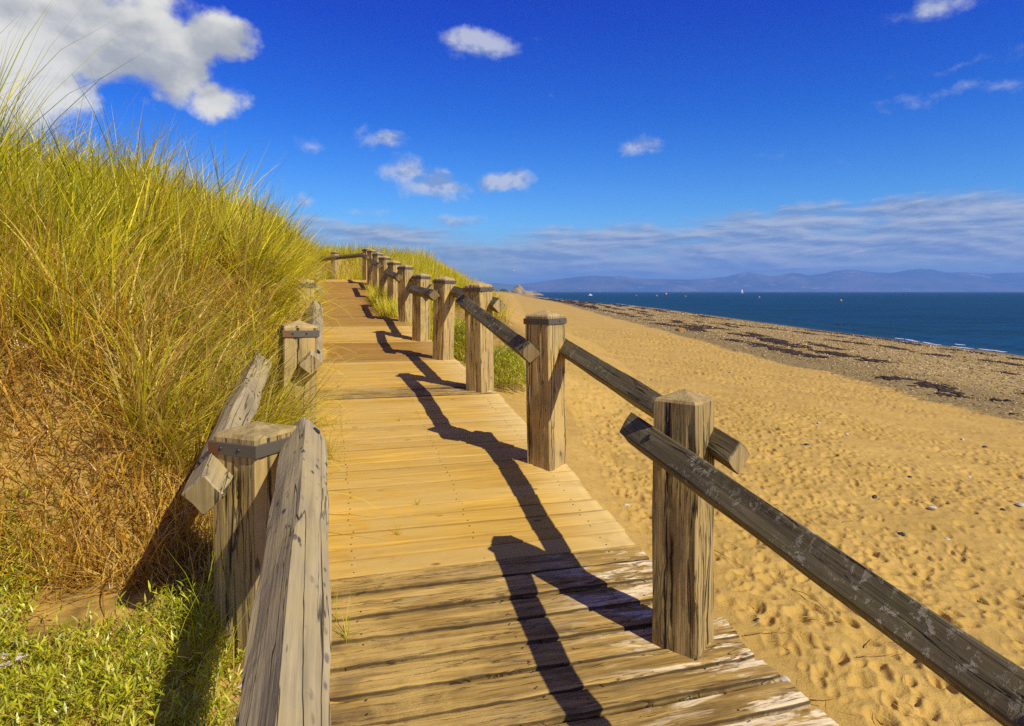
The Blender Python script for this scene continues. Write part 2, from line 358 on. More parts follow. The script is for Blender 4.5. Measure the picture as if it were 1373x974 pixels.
# ---------------------------------------------------------------- ground sheet (one polar mesh, fine near the eye)
def build_ground():
    fr = np.arange(-44, 44.01, .085)
    az = np.concatenate([np.arange(-180, -44, 3.), fr, np.arange(47, 180, 3.)])
    rr = [0.9]
    while rr[-1] < 14000:
        r = rr[-1]; rr.append(r*(1.0042 if r < 14 else 1.0075 if r < 45 else 1.012 if r < 80 else 1.022 if r < 400 else 1.05))
    rr = np.array(rr)
    A, RR = np.meshgrid(np.radians(az), rr)
    X = RR*np.sin(A); Y = RR*np.cos(A)
    Z = ground(X, Y)
    # footprints and scuffs pressed in the dry sand (on the beach right of the walk)
    n = 24000
    fx = rng.uniform(.8, 12, n*4); fy = 1.6+38*rng.random(n*4)**1.2
    s_, t_ = st(fx, fy); u_ = beach_u(fx, fy)
    ok = (t_ > 2.1) & (u_ < 11.0) & (fx < fy*.82+.5); ok &= (rng.random(len(fx)) < .12+1.5*sstep(.3, .65, fbm(fx*.55, fy*.55, 77, 3)))
    fx, fy = fx[ok][:n], fy[ok][:n]
    fa = rng.normal(.1, .7, len(fx)); fl = (.024+.042*rng.random(len(fx))**1.5)*(1+.028*fy); fw = fl*rng.uniform(.4, .7, len(fx)); fd = fl*rng.uniform(.13, .36, len(fx))
    lr = np.log(rr)
    for i in range(len(fx)):
        r = math.hypot(fx[i], fy[i]); a = math.degrees(math.atan2(fx[i], fy[i])); e = fl[i]*2.3
        i0 = np.searchsorted(rr, r-e); i1 = np.searchsorted(rr, r+e)
        da = math.degrees(e/r); j0 = np.searchsorted(az, a-da); j1 = np.searchsorted(az, a+da)
        if i1 <= i0 or j1 <= j0: continue
        dx = X[i0:i1, j0:j1]-fx[i]; dy = Y[i0:i1, j0:j1]-fy[i]
        ca, sa = math.cos(fa[i]), math.sin(fa[i])
        q = ((dx*sa+dy*ca)/fl[i])**2+((dx*ca-dy*sa)/fw[i])**2
        Z[i0:i1, j0:j1] += fd[i]*(-np.exp(-q**1.5)+.38*np.exp(-((np.sqrt(q)-1.45)/.38)**2))
    S, T = st(X, Y); U = beach_u(X, Y)
    # shore: flatten below sea
    shingle = sstep(8.2, 11.8, U+1.6*(fbm(X*.25, Y*.25, 19)-.5))*(1-.35*sstep(27.5, 29.5, U))
    shingle = np.where(RR > 500, shingle*.6, shingle)
    wet = sstep(27.8, 30.2, U+.8*(fbm(X*.1, Y*.1, 8)-.5))
    bd = bank_d(X, Y)
    green = np.where((Y > 280) & (X < 2) , sstep(3, -6, X-0*Y), 0)*sstep(280, 330, Y)
    green = np.maximum(green, sstep(30, 45, S)*sstep(7, 4, T)*1.0)
    litter = sstep(-.05, .3, bd)*(1-sstep(0, .01, T))*sstep(.30, .52, fbm(X*2.2, Y*2.2, 55)+.35*sstep(.5, 1.2, bd))
    litter = np.maximum(litter, (1-sstep(-.25, -.12, T))*.85*sstep(.46, .60, fbm(X*4, Y*4, 58))*(RR < 12))
    litter = np.maximum(litter, .8*sstep(9.5, 12, S)*sstep(1.6, 2.0, T)*sstep(4.6, 3.6, T))
    nr, na = X.shape
    idx = np.arange(nr*na).reshape(nr, na)
    f = np.stack([idx[:-1, :-1], idx[:-1, 1:], idx[1:, 1:], idx[1:, :-1]], -1).reshape(-1, 4)
    fc = np.stack([idx[:-1, -1], idx[:-1, 0], idx[1:, 0], idx[1:, -1]], -1).reshape(-1, 4)
    V = np.stack([X, Y, Z], -1).reshape(-1, 3)
    # centre cap
    c0 = len(V); V = np.vstack([V, [[0, 0, ground(np.array([0.]), np.array([0.]))[0]]]])
    F = np.vstack([f, fc])[:, ::-1]
    ring = idx[0]; cap = np.stack([ring, np.roll(ring, -1), np.full(na, c0), np.full(na, c0)], -1)
    pad = lambda a: np.append(a.ravel(), 0.)
    me = mesh_np('ground', V, F, [M['ground']], True,
                 dict(shingle=pad(shingle), band=pad(sstep(15.5, 13, U+1.5*(fbm(X*.3, Y*.3, 14)-.5))), green=pad(green), litter=pad(litter), wet=pad(wet)))
    o = link('ground', me); tag(o, kind='structure')
    # close the small disc under the photographer
    bm = bmesh.new(); bm.from_mesh(me)
    bm.verts.ensure_lookup_table()
    for a in range(na):
        bm.faces.new((bm.verts[int(ring[a])], bm.verts[int(ring[(a+1) % na])], bm.verts[c0])[::-1] if False else (bm.verts[c0], bm.verts[int(ring[(a+1) % na])], bm.verts[int(ring[a])]))
    bm.to_mesh(me); bm.free()
    return o
build_ground()

# ---------------------------------------------------------------- sea
def build_sea():
    k = NT('sea_water')
    geo = k.n('ShaderNodeNewGeometry').outputs['Position']
    # chop: crests lie roughly along x and shrink with nearness
    w1 = k.noise(k.map(geo, (.35, .9, 1)), 1.0, 5, .62, .4)
    w2 = k.noise(k.map(geo, (.02, .09, 1)), 1.0, 5, .6, .5)
    w3 = k.noise(k.map(geo, (.0016, .012, 1)), 1.0, 4, .6, .3)
    sx = k.n('ShaderNodeAttribute', attribute_name='shallow').outputs['Fac']
    c = k.mix(k.mapr(w3, .35, .65), (.002, .030, .062), (.004, .058, .110))
    c = k.mix(k.mapr(w2, .4, .7, 0, .5), c, (.004, .030, .055))
    c = k.mix(k.mapr(sx, 0, 1, 0, .55), c, (.035, .10, .12))
    h = k.math('ADD', k.math('MULTIPLY', w1, .35), k.math('MULTIPLY', w2, 1.6))
    b = k.bump(h, 1., .55)
    v = k.noise(k.map(geo, (.05, .30, 1)), 1.0, 6, .72, .4)
    v2 = k.noise(k.map(geo, (.5, 1.6, 1)), 1.0, 5, .7, .4)
    c = k.mix(k.mapr(v, .38, .62, 0, .75), c, (.006, .080, .19))
    c = k.mix(k.mapr(v2, .42, .64, 0, .6), c, (.003, .03, .05))
    df = k.n('ShaderNodeBsdfDiffuse', {0: c}); gl = k.n('ShaderNodeBsdfGlossy', {0: (1, 1, 1, 1), 'Roughness': .25, 'Normal': b})
    mx = k.n('ShaderNodeMixShader', {0: .10, 1: df.outputs[0], 2: gl.outputs[0]}); k.n('ShaderNodeOutputMaterial', {0: mx.outputs[0]})
    fr = np.arange(-50, 50.01, .25)
    az = np.concatenate([np.arange(-180, -50, 5.), fr, np.arange(55, 180, 5.)])
    rr = np.concatenate([[8.], np.geomspace(12, 400, 260), np.geomspace(430, 16000, 60)])
    A, RR = np.meshgrid(np.radians(az), rr); X = RR*np.sin(A); Y = RR*np.cos(A)
    U = beach_u(X, Y)
    d = X-shore_x(np.minimum(Y, 560))
    Z = np.full(X.shape, -3.8)
    near = np.exp(-((d-2.6-1.0*fbm(Y*.03, X*0, 5))/.8)**2)*.16*sstep(.35, .5, fbm(Y*.045, X*0+2, 15))
    near += np.exp(-((d-7.5-3*fbm(Y*.02, X*0, 6))/1.5)**2)*.16
    Z = Z+near+.04*(fbm(X*.5, Y*.9, 61)-.5)*(RR < 400)
    sh = np.exp(-np.maximum(d, 0)/7.)
    nr, na = X.shape; idx = np.arange(nr*na).reshape(nr, na)
    f = np.stack([idx[:-1, :-1], idx[:-1, 1:], idx[1:, 1:], idx[1:, :-1]], -1).reshape(-1, 4)
    fc = np.stack([idx[:-1, -1], idx[:-1, 0], idx[1:, 0], idx[1:, -1]], -1).reshape(-1, 4)
    me = mesh_np('sea', np.stack([X, Y, Z], -1).reshape(-1, 3), np.vstack([f, fc])[:, ::-1], [k.m], True, dict(shallow=sh.ravel()))
    tag(link('sea', me), kind='structure')
    # foam where small waves break on the shingle
    V = []; F = []
    y = 26.
    foam = simple('sea_foam', (.78, .82, .84), .7, .1)
    while y < 420:
        L = random.uniform(.5, 1.6)*(1+y/90)
        if vnoise(np.array([y*.045]), np.array([3.3]), 9)[0] > .64:
            n = 9
            off = random.choice([.1, .2, .3, .9])
            for j in range(n+1):
                yy = y+L*j/n; x0 = float(shore_x(np.array([yy]))[0])+off+.35*math.sin(yy*.5)+random.uniform(-.08, .08)
                hw = (.04+.05*random.random())*(math.sin(math.pi*(j+.15)/(n+.3)))*(1+y/160)
                zz = -3.8+.02+.10*(off > .5)
                V += [(x0-hw, yy, zz-.012), (x0, yy, zz+.02), (x0+hw, yy, zz-.012)]
                if j:
                    b = len(V)-3
                    F += [(b-3, b, b+1, b-2), (b-2, b+1, b+2, b-1)]
        y += L*random.uniform(.8, 1.3)
    me = mesh_np('surf_foam', np.array(V), np.array(F), [foam], True)
    tag(link('surf_foam', me), 'broken white surf foam along the edge of the sea', 'foam', kind='stuff')
build_sea()

# ---------------------------------------------------------------- hills across the bay
def build_hills():
    prof = [(200, 389), (560, 386), (600, 383), (640, 381), (665, 379.5), (690, 382), (712, 380), (735, 376.5), (760, 373), (790, 370), (812, 370.5), (835, 370.5), (850, 373), (880, 374.5), (920, 375),
            (950, 373.5), (975, 371), (990, 367), (1003, 364.5), (1018, 368), (1035, 371), (1050, 369), (1062, 365.5), (1073, 366), (1085, 370),
            (1105, 367), (1120, 363.5), (1135, 361.8), (1150, 363), (1175, 365.5), (1195, 366), (1215, 363), (1235, 361), (1250, 361.5), (1270, 365), (1300, 366), (1330, 367), (1373, 365.5), (1430, 366), (1560, 372), (1700, 384)]
    px = np.array([p[0] for p in prof]); py = np.array([p[1] for p in prof])
    P = np.arange(210, 1690, 1.6); D = np.linspace(0, 1, 46)
    PP, DD = np.meshgrid(P, D)
    Y = 8000+1500*DD; X = (PP-686.5)/900*Y
    top = (391-np.interp(PP, px, py))/900*(8000+1500*.62)+3.8
    ridg = 1-np.abs(2*fbm(X*.0011, Y*.0011, 91, 5)-1)
    shape = np.where(DD < .62, (DD/.62)**.85, 1-((DD-.62)/.38)**2)
    top = top*(1+.10*(fbm(PP*.055, PP*0, 97, 4)-.5))
    rel = shape*(1-.42*(1-ridg)*np.sin(math.pi*np.clip(DD/.62, 0, 1)))
    Z = -6+(top+2)*rel + 26*(fbm(X*.004, Y*.004, 92, 4)-.5)*np.sin(math.pi*np.clip(DD/.62, 0, 1))*np.clip(top/120, 0, 1)
    nr, na = X.shape; idx = np.arange(nr*na).reshape(nr, na)
    f = np.stack([idx[:-1, :-1], idx[:-1, 1:], idx[1:, 1:], idx[1:, :-1]], -1).reshape(-1, 4)
    k = NT('heath_hillside'); co = k.n('ShaderNodeTexCoord').outputs['Object']
    c = k.mix(k.mapr(k.noise(co, .0016, 6, .65), .42, .6), (.03, .045, .02), (.16, .12, .06))
    c = k.mix(k.mapr(k.noise(co, .004, 4, .6), .6, .72), c, (.34, .32, .20))
    k.surf(c, .95, None, .1)
    tag(link('hills', mesh_np('hills', np.stack([X, Y, Z], -1).reshape(-1, 3), f, [k.m], True)), kind='structure')
build_hills()

# ---------------------------------------------------------------- headland rock and far shrubs
def lump(name, cx, cy, sx, sy, h, mat, base, seed, parent=None, peak=None, rough=.35, n=46):
    u = np.linspace(-1, 1, n); U, V = np.meshgrid(u, u)
    r = np.sqrt(U**2+V**2)
    prof = np.clip(1-r**2.2, 0, 1)
    if peak is not None: prof = prof*(.45+.75*np.exp(-((U-peak)/.38)**2))
    nz = fbm(U*3+seed, V*3, seed, 5)
    Z = base+h*(prof*(1-rough+2*rough*nz))-.6*(r > 1)*(r-1)
    X = cx+U*sx*(1+.12*(nz-.5)); Y = cy+V*sy
    idx = np.arange(n*n).reshape(n, n)
    f = np.stack([idx[:-1, :-1], idx[:-1, 1:], idx[1:, 1:], idx[1:, :-1]], -1).reshape(-1, 4)
    return link(name, mesh_np(name, np.stack([X, Y, Z], -1).reshape(-1, 3), f, [mat], False), parent)
rockm = simple('headland_rock', (.30, .22, .12), .95, .5, .25, bd=.5)
hl = lump('rock_outcrop', 13, 655, 19, 12, 9.5, rockm, -4.2, 3, peak=-.45, rough=.5, n=60)
tag(hl, 'brown craggy rock outcrop at the far end of the beach beside the sea', 'rock')
shm = simple('dark_shrub', (.05, .06, .02), .95, .4, .6, bd=.3)
for i, (x, y, w, h) in enumerate([(-8, 640, 5, 2.6), (-17, 630, 4, 2.2), (-24, 610, 5, 4.5)]):
    o = lump('far_shrub', x, y, w, 4, h, shm, gz(x, y)-.5, 11+i, rough=.5, n=18)
    tag(o, ['dark low shrub on the grass strip, nearest the rock outcrop', 'dark low shrub in the middle of the grass strip by the far beach',
            'tallest dark shrub on the grass strip, farthest from the rock outcrop'][i], 'shrub')

# ---------------------------------------------------------------- boardwalk
def plank_section(name, s0, s1, bw, mat, parent, label, gap=.007, rough=1., right=None, left=.03, seed=0, frame=None, zf=None):
    r = np.random.default_rng(seed+100)
    n = int(round((s1-s0)/bw)); wds = r.uniform(.86, 1.14, n); wds *= (s1-s0)/wds.sum(); a_ = s0
    V = []; F = []; PID = []; TT = []; ED = []
    N = 34
    for i in range(n):
        bw = wds[i]; a = a_; a_ += bw; m = a+bw/2; hw = (bw-gap*r.uniform(.7, 1.6))/2
        tr = (right(m) if right else 1.62)+r.normal(0, .012)*rough; tl = left+r.normal(0, .01)
        zc = float(deckz(m)) if zf is None else zf(m)
        z2 = float(deckz(m+hw)) if zf is None else zf(m+hw); sl = (z2-zc)/hw
        tilt = r.normal(0, .0022)*rough; dzp = r.normal(0, .0016)*rough; yaw = r.normal(0, .0018)
        pid = r.random()
        ts = np.linspace(tl, tr, N)
        j1 = r.normal(0, .0016, N)*rough; j2 = r.normal(0, .0016, N)*rough
        sag = .003*rough*np.sin(ts*2.2+r.uniform(0, 6))
        # broken corner at the beach end
        if rough > 1.25: j2[-2:] -= r.uniform(0, .012); j1[-1] += r.uniform(0, .014)
        th = .034
        # ring of six: lower back, lower front, front edge, front-top, back-top, back edge
        ss = [(-hw+.0, -th, .9), (-hw, -.004, 1.), (-hw+.005, 0, .97), (-hw+.013, .0004, .4), (-hw*.55, .0006, .2), (hw*.55, .0006, .2), (hw-.013, .0004, .4), (hw-.005, 0, .97), (hw, -.004, 1.), (hw, -th, .9)]
        K = len(ss); b = len(V)
        for q in range(N):
            for (ds, dz_, e) in ss:
                jj = j1[q] if ds < 0 else j2[q]
                if abs(ds) < hw*.7: jj = 0
                s_ = m+ds+jj+yaw*(ts[q]-.8); z_ = zc+sl*ds+tilt*ds/hw+dzp+dz_+sag[q]+(r.normal(0, .0009)*rough if dz_ > -.01 else 0)
                V.append((ts[q], s_, z_)); PID.append(pid); TT.append(ts[q]); ED.append(e)
        for q in range(N-1):
            for w in range(K):
                w2 = (w+1) % K
                F.append((b+q*K+w, b+(q+1)*K+w, b+(q+1)*K+w2, b+q*K+w2))
        for q, rev in ((0, 1), (N-1, 0)):
            e = [b+q*K+w for w in range(K)]
            for w in range(1, K-2, 2):
                qd = (e[0], e[w], e[w+1], e[w+2])
                F.append(qd[::-1] if not rev else qd)
    V = np.array(V); F = np.array(F)
    me = mesh_np(name, V, F[:, ::-1], [mat], False, dict(pid=np.array(PID), tt=np.array(TT), edge=np.array(ED)))
    o = link(name, me, parent)
    if label: o['label'] = label
    return o
def right_edge(s):
    return float(np.interp(s, [0, 2.2, 2.9, 3.33, 4.4, 6, 12, 13, 15, 22], [1.82, 1.79, 1.735, 1.66, 1.62, 1.64, 1.66, 1.62, 1.58, 1.6]))
bwk = empty('boardwalk', (0, 0, 0), -math.asin(SA)*-1,
            label='long wooden boardwalk of cross planks climbing beside the dune above the beach', cat='boardwalk')
# local frame: x = t, y = s   ->  world x = CA*t - SA*s ; y = SA*t + CA*s   (rotation by +asin(SA))
secs = [(.3, 3.33, .152, 'deck_old', 1.3, 'dark worn planks with pale splintered ends, nearest the camera', .010),
        (3.33, 6.28, .126, 'deck_new', .7, 'newer yellow pine planks beyond the dark worn ones', .005),
        (6.28, 6.75, .15, 'deck_old', 1.3, 'short patch of worn planks between newer yellow ones', .012),
        (6.75, 8.45, .128, 'deck_new', .7, 'yellow planks half hidden under sand', .007),
        (8.45, 10.4, .145, 'deck_mid', 1.2, 'brown weathered planks halfway up the walk', .010),
        (10.4, 12.0, .14, 'deck_new', .9, 'pale planks just past the brown weathered ones', .009),
        (12.0, 21.3, .145, 'deck_mid', 1.1, 'brown planks on the far climb', .010),
        (21.3, 23.1, .13, 'deck_new', .8, 'yellow planks at the top of the climb', .008)]
for i, (a, b, w, m, rg, lb, gp) in enumerate(secs):
    plank_section('planking', a, b, w, M[m], bwk, lb, gp, rg, right_edge, -.07, i)
nk = []
for (a, b, w) in ((.3, 3.33, .152), (3.33, 6.28, .126), (6.75, 8.45, .128)):
    n = int(round((b-a)/w)); w = (b-a)/n
    for i in range(n):
        for t in (.16, .80, 1.48):
            for o_ in (-.28, .28):
                nk.append((t+random.uniform(-.012, .012), a+(i+.5+o_)*w+random.uniform(-.005, .005)))
NV = []; NF = []
for (t, s_) in nk:
    b = len(NV); z = float(deckz(s_))+.0035
    NV += [(t+.0048*math.cos(q*1.0472), s_+.0048*math.sin(q*1.0472), z) for q in range(6)]+[(t, s_, z+.001)]
    NF += [(b+q, b+(q+1) % 6, b+6) for q in range(6)]
nh = link('nail_heads', mesh_np('nail_heads', np.array(NV), np.array(NF), [M['bolt']]), bwk); nh['kind'] = 'stuff'; nh['label'] = 'small dark nail heads in rows across the planks'
# bearers under the planks
def box_part(name, mat, parent, pts, w, h):
    V = []; F = []
    for (s, t, z) in pts:
        b = len(V); V += [(t-w/2, s, z-h), (t+w/2, s, z-h), (t+w/2, s, z), (t-w/2, s, z)]
        if b:
            for q in range(4): F.append((b-4+q, b-4+(q+1) % 4, b+(q+1) % 4, b+q))
    F += [(0, 3, 2, 1), tuple(len(V)-4+i for i in range(4))]
    return link(name, mesh_np(name, np.array(V), np.array(F)[:, ::-1], [mat]), parent)
for t in (.15, 1.5):
    box_part('bearer', M['post'], bwk, [(s, t, float(deckz(s))-.036) for s in np.arange(.3, 22.9, .5)], .07, .14)
# the level stretch after the bend
cx, cy = xy(22.6, 1.55)
turn = link('planking', None, bwk) if False else None
r_ = plank_section('planking', 0, 5., .14, M['deck_new'], bwk, 'planks of the far stretch after the bend to the left', .008, .8, lambda s: 1.6, 0., 77, zf=lambda s: .375)
r_.rotation_euler = (0, 0, R(27)); r_.location = (-.05+1.6*(1-math.cos(R(27))), 22.75-1.6*math.sin(R(27)), 0)

# ---------------------------------------------------------------- posts and rails
def post_mesh(name, w=.2, h=1.02, below=.45, band=True, wobble=.004, seed=0, mat='post', apex=.045):
    r = random.Random(seed)
    bm = bmesh.new()
    zs = [-below]+[i*h/22 for i in range(0, 23)]
    zs = sorted(set(zs))
    rings = []
    ns = 10   # points per side
    c = .008
    ph = [r.uniform(0, 6) for _ in range(8)]
    def ring(z, w, extra=0):
        hw = w/2; vs = []
        for side in range(4):
            for i in range(ns):
                u = -hw+c+(w-2*c)*i/(ns-1)
                p = [(u, -hw), (hw, u), (-u, hw), (-hw, -u)][side]
                groove = 0
                for g in range(3):
                    gp = ((ph[g+side % 3]*.37+g*.31+.12*math.sin(z*3+ph[g])) % 1.)*(w-2*c)-hw+c
                    groove += math.exp(-((u-gp)/.006)**2)*(.5+.5*math.sin(z*4+ph[g+2]))
                d = wobble*(.6*math.sin(9*z+ph[side])*math.sin(22*u+ph[side+3]))-extra*groove*.010+r.uniform(-.0007, .0007)
                nx, ny = [(0, -1), (1, 0), (0, 1), (-1, 0)][side]
                vs.append(bm.verts.new((p[0]+nx*d, p[1]+ny*d, z)))
        return vs
    for z in zs: rings.append(ring(z, w*(1+.012*math.sin(z*2+ph[0])), 1))
    for a, b in zip(rings, rings[1:]):
        for i in range(len(a)):
            j = (i+1) % len(a); bm.faces.new((a[i], a[j], b[j], b[i]))
    # pyramid cap: a chamfer ring, then the apex
    top = ring(h+.012, w*.93); a = rings[-1]
    for i in range(len(a)):
        j = (i+1) % len(a); bm.faces.new((a[i], a[j], top[j], top[i]))
    mid = ring(h+apex*.6, w*.45)
    for i in range(len(top)):
        j = (i+1) % len(top); bm.faces.new((top[i], top[j], mid[j], mid[i]))
    ap = bm.verts.new((0, 0, h+apex))
    for i in range(len(mid)): bm.faces.new((mid[i], mid[(i+1) % len(mid)], ap))
    bm.faces.new(rings[0][::-1])
    bmesh.ops.recalc_face_normals(bm, faces=bm.faces)
    me = bpy.data.meshes.new(name); bm.to_mesh(me); bm.free(); me.materials.append(M[mat])
    return me
def band_mesh(w=.2, z0=.965, z1=1.005):
    bm = bmesh.new(); o = w/2+.008; i = w/2-.004
    def sq(h, z): return [bm.verts.new(p) for p in ((-h, -h, z), (h, -h, z), (h, h, z), (-h, h, z))]
    a, b, c, d = sq(o, z0), sq(o, z1), sq(i, z1), sq(i, z0)
    for p, q in ((a, b), (b, c), (c, d), (d, a)):
        for k in range(4): bm.faces.new((p[k], p[(k+1) % 4], q[(k+1) % 4], q[k]))
    bmesh.ops.recalc_face_normals(bm, faces=bm.faces)
    bmesh.ops.bevel(bm, geom=[e for e in bm.edges], offset=.0015, segments=1, affect='EDGES')
    me = bpy.data.meshes.new('cap_band'); bm.to_mesh(me); bm.free(); me.materials.append(M['band'])
    return me
def nail_mesh():
    bm = bmesh.new(); bmesh.ops.create_cone(bm, cap_ends=True, segments=10, radius1=.007, radius2=.005, depth=.004)
    me = bpy.data.meshes.new('nail'); bm.to_mesh(me); bm.free(); me.materials.append(M['bolt']); return me
PM = [post_mesh('post', seed=i, band=True) for i in range(4)]
PM_old = post_mesh('post', seed=21, mat='post_old', wobble=.007, h=1.03, apex=.05)
PM_left = post_mesh('post', seed=31, mat='post_old', wobble=.006, h=1.02, apex=.04)
BM = band_mesh(); NM = nail_mesh()

def rail_mesh(L, a=.102, seed=0, mat='rail', cut0=0., cut1=0., wob=.003):
    """square timber set on its edge, running along +x from 0 to L, ends sawn at a slant"""
    r = random.Random(seed); n = max(8, int(L/.06)); cvx = .006
    pts = []
    h = a/2
    base = [(-h+cvx, -h), (0, -h-.0006), (h-cvx, -h), (h, -h+cvx), (h+.0006, 0), (h, h-cvx), (h-cvx, h), (0, h+.0006), (-h+cvx, h), (-h, h-cvx), (-h-.0006, 0), (-h, -h+cvx)]
    c4 = math.cos(math.pi/4)
    bm = bmesh.new(); rings = []
    ph = [r.uniform(0, 6) for _ in range(6)]
    for i in range(n+1):
        x = L*i/n; vs = []
        for j, (p, q) in enumerate(base):
            d = 1+wob/a*(math.sin(3*x+ph[j % 6])+.6*math.sin(11*x+ph[(j+2) % 6]))+r.uniform(-.006, .006)
            p2, q2 = p*d, q*d
            Y = (p2-q2)*c4; Z = (p2+q2)*c4
            xx = x
            if i == 0: xx += cut0*Y
            if i == n: xx += cut1*Y
            vs.append(bm.verts.new((xx, Y, Z)))
        rings.append(vs)
    K = len(base)
    for A, B in zip(rings, rings[1:]):
        for j in range(K): bm.faces.new((A[j], A[(j+1) % K], B[(j+1) % K], B[j]))
    # bevelled end caps
    for A, sgn in ((rings[0], -1), (rings[-1], 1)):
        cen = sum((v.co for v in A), Vector())/K
        inner = [bm.verts.new(cen+(v.co-cen)*.90+Vector((sgn*.006, 0, 0))) for v in A]
        for j in range(K): bm.faces.new((A[j], A[(j+1) % K], inner[(j+1) % K], inner[j]))
        fc = bm.faces.new(inner); fc.material_index = 1
    bmesh.ops.recalc_face_normals(bm, faces=bm.faces)
    me = bpy.data.meshes.new('rail'); bm.to_mesh(me); bm.free()
    me.materials.append(M[mat]); me.materials.append(M['endgrain'])
    return me
def put_rail(parent, p0, p1, seed, mat='rail', label=None, cut0=0, cut1=0, a=.102, bolts=True):
    p0 = Vector(p0); p1 = Vector(p1); d = p1-p0; L = d.length
    me = rail_mesh(L, a, seed, mat, cut0, cut1, .007 if mat == 'rail_grey' else .0035)
    o = link('rail', me, parent)
    ux = d.normalized(); uy = Vector((0, 0, 1)).cross(ux).normalized(); uz = ux.cross(uy)
    o.matrix_local = Matrix.Translation(p0) @ Matrix((ux, uy, uz)).transposed().to_4x4()
    if label: o['label'] = label
    return o
SUNAZ = 0
def P3(s, t, z): x, y = xy(s, t); return (x, y, z)
def make_fence(side, label):
    tp = 1.505 if side > 0 else -.20
    ss = ([.72, 2.59, 4.41, 6.44, 8.52, 10.5, 12.48, 14.46, 16.45, 18.4, 20.4, 22.5] if side > 0 else
          [.60, 2.43, 4.33, 6.35, 8.4, 10.4, 12.4, 14.4, 16.4])
    root = empty('post_and_rail_fence', P3(ss[0], tp, 0), 0, label=label, cat='fence')
    base = Vector(root.location)
    inv = lambda p: Vector(p)-base
    tops = []
    for i, s in enumerate(ss):
        dz = float(deckz(s)); tt = tp-(.012*(i-6) if side > 0 and i > 6 else 0)
        old = side > 0 and i == 1
        if side > 0: me = PM_old if old else PM[i % 4]
        else: me = PM_left if i == 1 else PM[(i+1) % 4]
        hz = {1: .0}.get(i, 0)
        x, y, _ = P3(s, tt, 0)
        zb = dz+(.0 if side > 0 else .10)
        if side < 0: zb = [-1.70, -1.50, -1.24, -.93][i] if i < 4 else dz+.02
        if i == 1 and side > 0: zb = -1.50
        o = link('post', me, root, inv((x, y, zb)))
        yaw = R(-37+random.uniform(-3, 3)) if side > 0 else R(-25+random.uniform(-2, 2))
        o.rotation_euler = (R(random.uniform(-.8, .8)), R(random.uniform(-.8, .8)), yaw)
        if old: o.rotation_euler = (0, R(.3), R(-37)); o['label'] = 'weathered split post without a metal band, nearest on the beach side'
        if side < 0 and i == 1: o.rotation_euler = (R(.3), R(-.5), R(-25)); o['label'] = 'split grey post with rusty metal band round its top'
        if side < 0 and i == 2:
            qx, qy, _ = P3(s, tt+.045, 0); o.location = inv((qx, qy, zb)); o.rotation_euler = (0, R(1.2), R(27)); o['label'] = 'leaning post half hidden by overhanging grass'
        if not old:
            b = link('cap_band', BM, o)
            if i <= 5:
                for (u, v, rz) in ((.03, -.109, 0), (.109, .02, 90), (-.05, -.109, 0)):
                    nl = link('nail', NM, o, (u, v, .985), (R(90), 0, R(rz)))
        tops.append((s, tt, zb))
    # rails alternate between the walk side and the far side of the posts
    n = len(ss)
    for i in range(n-1):
        walk = (i % 2 == 0)
        off = -.135 if walk else .140
        if side < 0: off = .145 if walk else -.145
        (s0, t0, z0), (s1, t1, z1) = tops[i], tops[i+1]
        h0 = h1 = .83
        if side > 0:
            zr = {0: (-.875, -.655), 1: (-.655, -.40), 2: (-.415, -.125), 3: (-.125, .00)}.get(i, (z0+.82, z1+.80))
        else:
            zr = {0: (-.70, -.52), 1: (-.60, -.40), 2: (-.41, -.14)}.get(i, (z0+.83, z1+.80))
        e0, e1 = (.14, .24) if walk else (.20, .06)
        if side < 0: e0, e1 = ((.17, .06) if walk else (.20, .02))
        if side > 0 and i == 2: e0, e1 = .04, .25
        if side < 0 and i == 1: e1 = -.20
        if i == 0: e0 = .3
        ds = s1-s0; sl = (zr[1]-zr[0])/ds
        lab = None
        mat = ('rail' if i < 3 else 'rail_far') if side > 0 else 'rail_grey'
        if side > 0 and i == 0: lab = 'dark rail spotted with pale lichen, nearest the camera'
        if side < 0 and i == 0: lab = 'bleached silver-grey rail in the foreground'
        if side < 0 and i == 1: lab = 'grey rail on the dune side with a cracked dark end'
        rl = put_rail(root, inv(P3(s0-e0, t0+off, zr[0]-sl*e0)), inv(P3(s1+e1, t1+off, zr[1]+sl*e1)), 50+i*3+(side > 0), mat, lab,
                      cut0=(.5 if walk else -.35)*side, cut1=-.6*side if walk else .3*side, a=.104 if side > 0 else (.100 if i else .104))
        # bolt heads where the rail meets its posts
        L = (ds+e0+e1)
        for sx in (e0, L-e1):
            if i < 5:
                bm = bmesh.new(); bmesh.ops.create_cone(bm, cap_ends=True, segments=8, radius1=.017, radius2=.014, depth=.014)
                me = bpy.data.meshes.new('bolt'); bm.to_mesh(me); bm.free(); me.materials.append(M['bolt'])
                sg = 1 if (side > 0) == walk else -1
                link('bolt', me, rl, (sx, sg*.038, .038), (R(-45)*sg, 0, 0))
    if side > 0:
        # after the bend the fence turns left
        cxx, cyy, _ = P3(22.5, tops[-1][1], 0)
        hx, hy = -math.sin(R(43)), math.cos(R(43))
        x, y = cxx+hx*2.15, cyy+hy*2.15
        o = link('post', PM[1], root, inv((x, y, .36))); o.rotation_euler = (0, 0, R(-20)); link('cap_band', BM, o)
        put_rail(root, inv((cxx-hx*.1-.12, cyy-hy*.1-.12, 1.19)), inv((x+hx*.95-.12, y+hy*.95-.12, 1.14)), 99, 'rail_far', 'level rail after the bend')
    return root
make_fence(1, 'wooden post and rail fence along the beach side of the boardwalk')
make_fence(-1, 'grey wooden post and rail fence half buried in grass on the dune side')

